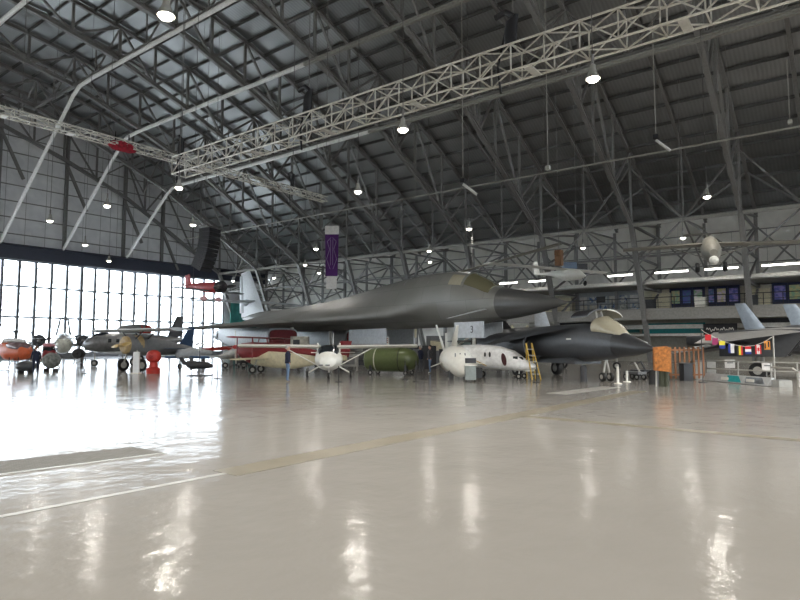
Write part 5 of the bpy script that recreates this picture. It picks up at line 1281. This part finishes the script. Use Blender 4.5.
for px, py, k_ in ((708, 334.5, 'red'), (715, 338, 'plum'), (722, 341, 'yb'), (731, 344, 'w'), (739.5, 346, 'ybr'), (748, 346.5, 'rwb'), (758, 345, 'can'), (767, 341, 'ob')): flag(px, py, k_)

# rope stanchions
for i, (px, D, h_, lab) in enumerate(((10, 39, .95, 'thin dark stanchion post before the orange helicopter, left of two'), (19, 39, .95, 'thin dark stanchion post before the orange helicopter, right of two'), (86, 37, .95, 'thin dark stanchion post in front of the silver twin jet'), (218, 31.5, 1.0, 'thin dark stanchion post right of the black drone'),
    (339, 28.6, .75, 'short black stanchion post before the white light aircraft'), (416, 28.8, 1.0, 'black stanchion post right of the green bomb, nearer one'), (424, 31, 1.0, 'black stanchion post right of the green bomb, further one'), (405, 30.5, .95, 'thin black stanchion post in front of the green bomb nose'), (536, 28.4, .95, 'black stanchion post left of the strike jet main wheels'))):
    q = floor_at(px, D); r = thing('stanchion', lab, 'post', (q.x, q.y, 0))
    MB().tube([(0, 0, .02), (0, 0, h_)], .028, 8).build('pole', black, r, True); MB().lathe([(.17, 0), (.16, .03), (.02, .04)], n=14).build('base', black, r)

# ================================================================== PEOPLE
def person(px, D, hd, H, label, top, legs, hair, shoes, pose=0, sleeve=None):
    p = floor_at(px, D); r = thing('person', label, 'person', (p.x, p.y, 0), hd)
    k = H / 1.75
    J = {'pel': (0, 0, .96), 'wst': (-.01, 0, 1.12), 'chs': (0, 0, 1.32), 'nck': (0, 0, 1.47), 'hd0': (.01, 0, 1.54)}
    def chain(pts):
        return pts
    V = []; E = []; Rr = []
    def add(p_, r_, par=None):
        V.append(Vector(p_) * k); Rr.append(r_ * k); i = len(V) - 1
        if par is not None: E.append((par, i))
        return i
    pel = add((0, 0, .95), (.13)); w_ = add((0, 0, 1.12), .125, pel); c = add((0, 0, 1.30), .14, w_); n1 = add((0, 0, 1.44), .075, c); n2 = add((.01, 0, 1.53), .05, n1)
    for sg in (-1, 1):
        h = add((0, sg * .09, .90), .10, pel); kn = add((.02 + .06 * pose * sg, sg * .11, .50), .062, h); an = add((-.02 + .05 * pose * sg, sg * .12, .10), .042, kn); add((.12 + .05 * pose * sg, sg * .14, .035), .035, an)
        s_ = add((0, sg * .18, 1.39), .062, c); el = add((-.03, sg * .25, 1.12), .043, s_); wr = add((.06, sg * .26, .90), .03, el); add((.09, sg * .26, .82), .028, wr)
    me = bpy.data.meshes.new('body'); me.from_pydata([tuple(v) for v in V], E, [])
    b = bpy.data.objects.new('body', me); COL.objects.link(b)
    sk = b.modifiers.new('s', 'SKIN'); sb_ = b.modifiers.new('u', 'SUBSURF'); sb_.levels = 1; sb_.render_levels = 1
    for i, sv in enumerate(me.skin_vertices[0].data): sv.radius = (Rr[i], Rr[i] * (1.15 if i in (0, 1, 2) else 1)); sv.use_root = (i == 0)
    bpy.context.view_layer.update()
    dg = bpy.context.evaluated_depsgraph_get(); m2 = bpy.data.meshes.new_from_object(b.evaluated_get(dg)); bpy.data.objects.remove(b)
    # head: shaped rings with face, appended to the same body mesh
    hb = MB()
    R = []
    for z, rx, ry, ox in ((1.50, .045, .045, 0), (1.535, .06, .052, .02), (1.57, .085, .066, .015), (1.62, .096, .074, .005), (1.67, .10, .078, 0), (1.71, .09, .07, -.005), (1.745, .055, .045, -.01), (1.755, .01, .01, -.01)):
        R.append([Vector((ox + math.cos(t) * rx, math.sin(t) * ry, z)) * k for t in [2 * PI * j / 16 for j in range(16)]])
    hb.rings(R)
    hb.rings([[Vector((.095, y, 1.60)) * k, Vector((.098, y, 1.645)) * k, Vector((.122 if y == 0 else .10, y, 1.605)) * k] for y in (-.014, 0, .014)])
    for sg in (-1, 1): hb.box((0, sg * .08 * k, 1.625 * k), (.035 * k, .02 * k, .06 * k))
    vs = [v.co.copy() for v in m2.vertices] + hb.v; n0 = len(m2.vertices)
    fs_ = [tuple(p_.vertices) for p_ in m2.polygons] + [tuple(i + n0 for i in f) for f in hb.f]
    mm = bpy.data.meshes.new('body'); mm.from_pydata([tuple(v) for v in vs], [], fs_)
    for m_ in (skin, top, legs, shoes): mm.materials.append(m_)
    for pl in mm.polygons:
        c_ = pl.center / k
        if c_.z > 1.49: i = 0
        elif c_.z < .075: i = 3
        elif abs(c_.y) > .17 and c_.z < .93: i = 0
        elif c_.z > .97 or (abs(c_.y) > .19): i = 1
        else: i = 2
        pl.material_index = i
    mm.shade_smooth(); bo = bpy.data.objects.new('body', mm); COL.objects.link(bo); bo.parent = r; bpy.data.meshes.remove(m2)
    hr_ = MB(); R = []
    for z, rx, ry, ox in ((1.60, .088, .084, -.03), (1.66, .10, .088, -.018), (1.70, .104, .085, -.01), (1.74, .085, .068, -.01), (1.772, .03, .03, -.01)):
        R.append([Vector((ox + math.cos(t) * rx, math.sin(t) * ry, z)) * k for t in [2 * PI * j / 16 for j in range(16)]])
    hr_.rings(R).build('hair', hair, r, True)
    for sg in (-1, 1): MB().box((.095 * k, sg * .03 * k, 1.645 * k), (.01, .018, .01)).build('eye', black, r)
    # jacket / shirt hem ring
    j = MB().rings([[Vector((math.cos(t) * rx, math.sin(t) * ry, z)) * k for t in [2 * PI * q / 16 for q in range(16)]] for z, rx, ry in ((.88, .145, .19), (1.0, .135, .175), (1.15, .13, .17), (1.32, .14, .20), (1.42, .10, .15))])
    j.build('jacket', top, r, True)
    return r
grey_h = mat('grey_hair', (.38, .36, .34), .8); dark_h = mat('dark_hair', (.03, .02, .015), .8); brown_sh = mat('brown_shoe', (.12, .05, .03), .6)
person(288, 28.8, face(.9, .3), 1.74, 'person in a navy jacket and blue jeans standing beside the red biplane', navy, denim, grey_h, brown_sh)
person(36.5, 36.0, face(-.6, .8), 1.68, 'person in dark clothes standing before the orange helicopter', navy, navy, mat('brown_hair', (.14, .07, .04), .8), black)
person(420.5, 38, face(-.8, .6), 1.72, 'person in dark jacket behind the green bomb, left of two', navy, dgrey, grey_h, black)
person(430, 37.5, face(-.9, -.3), 1.74, 'person in black top and blue jeans behind the green bomb, right of two', blackp, denim, dark_h, white, 1)
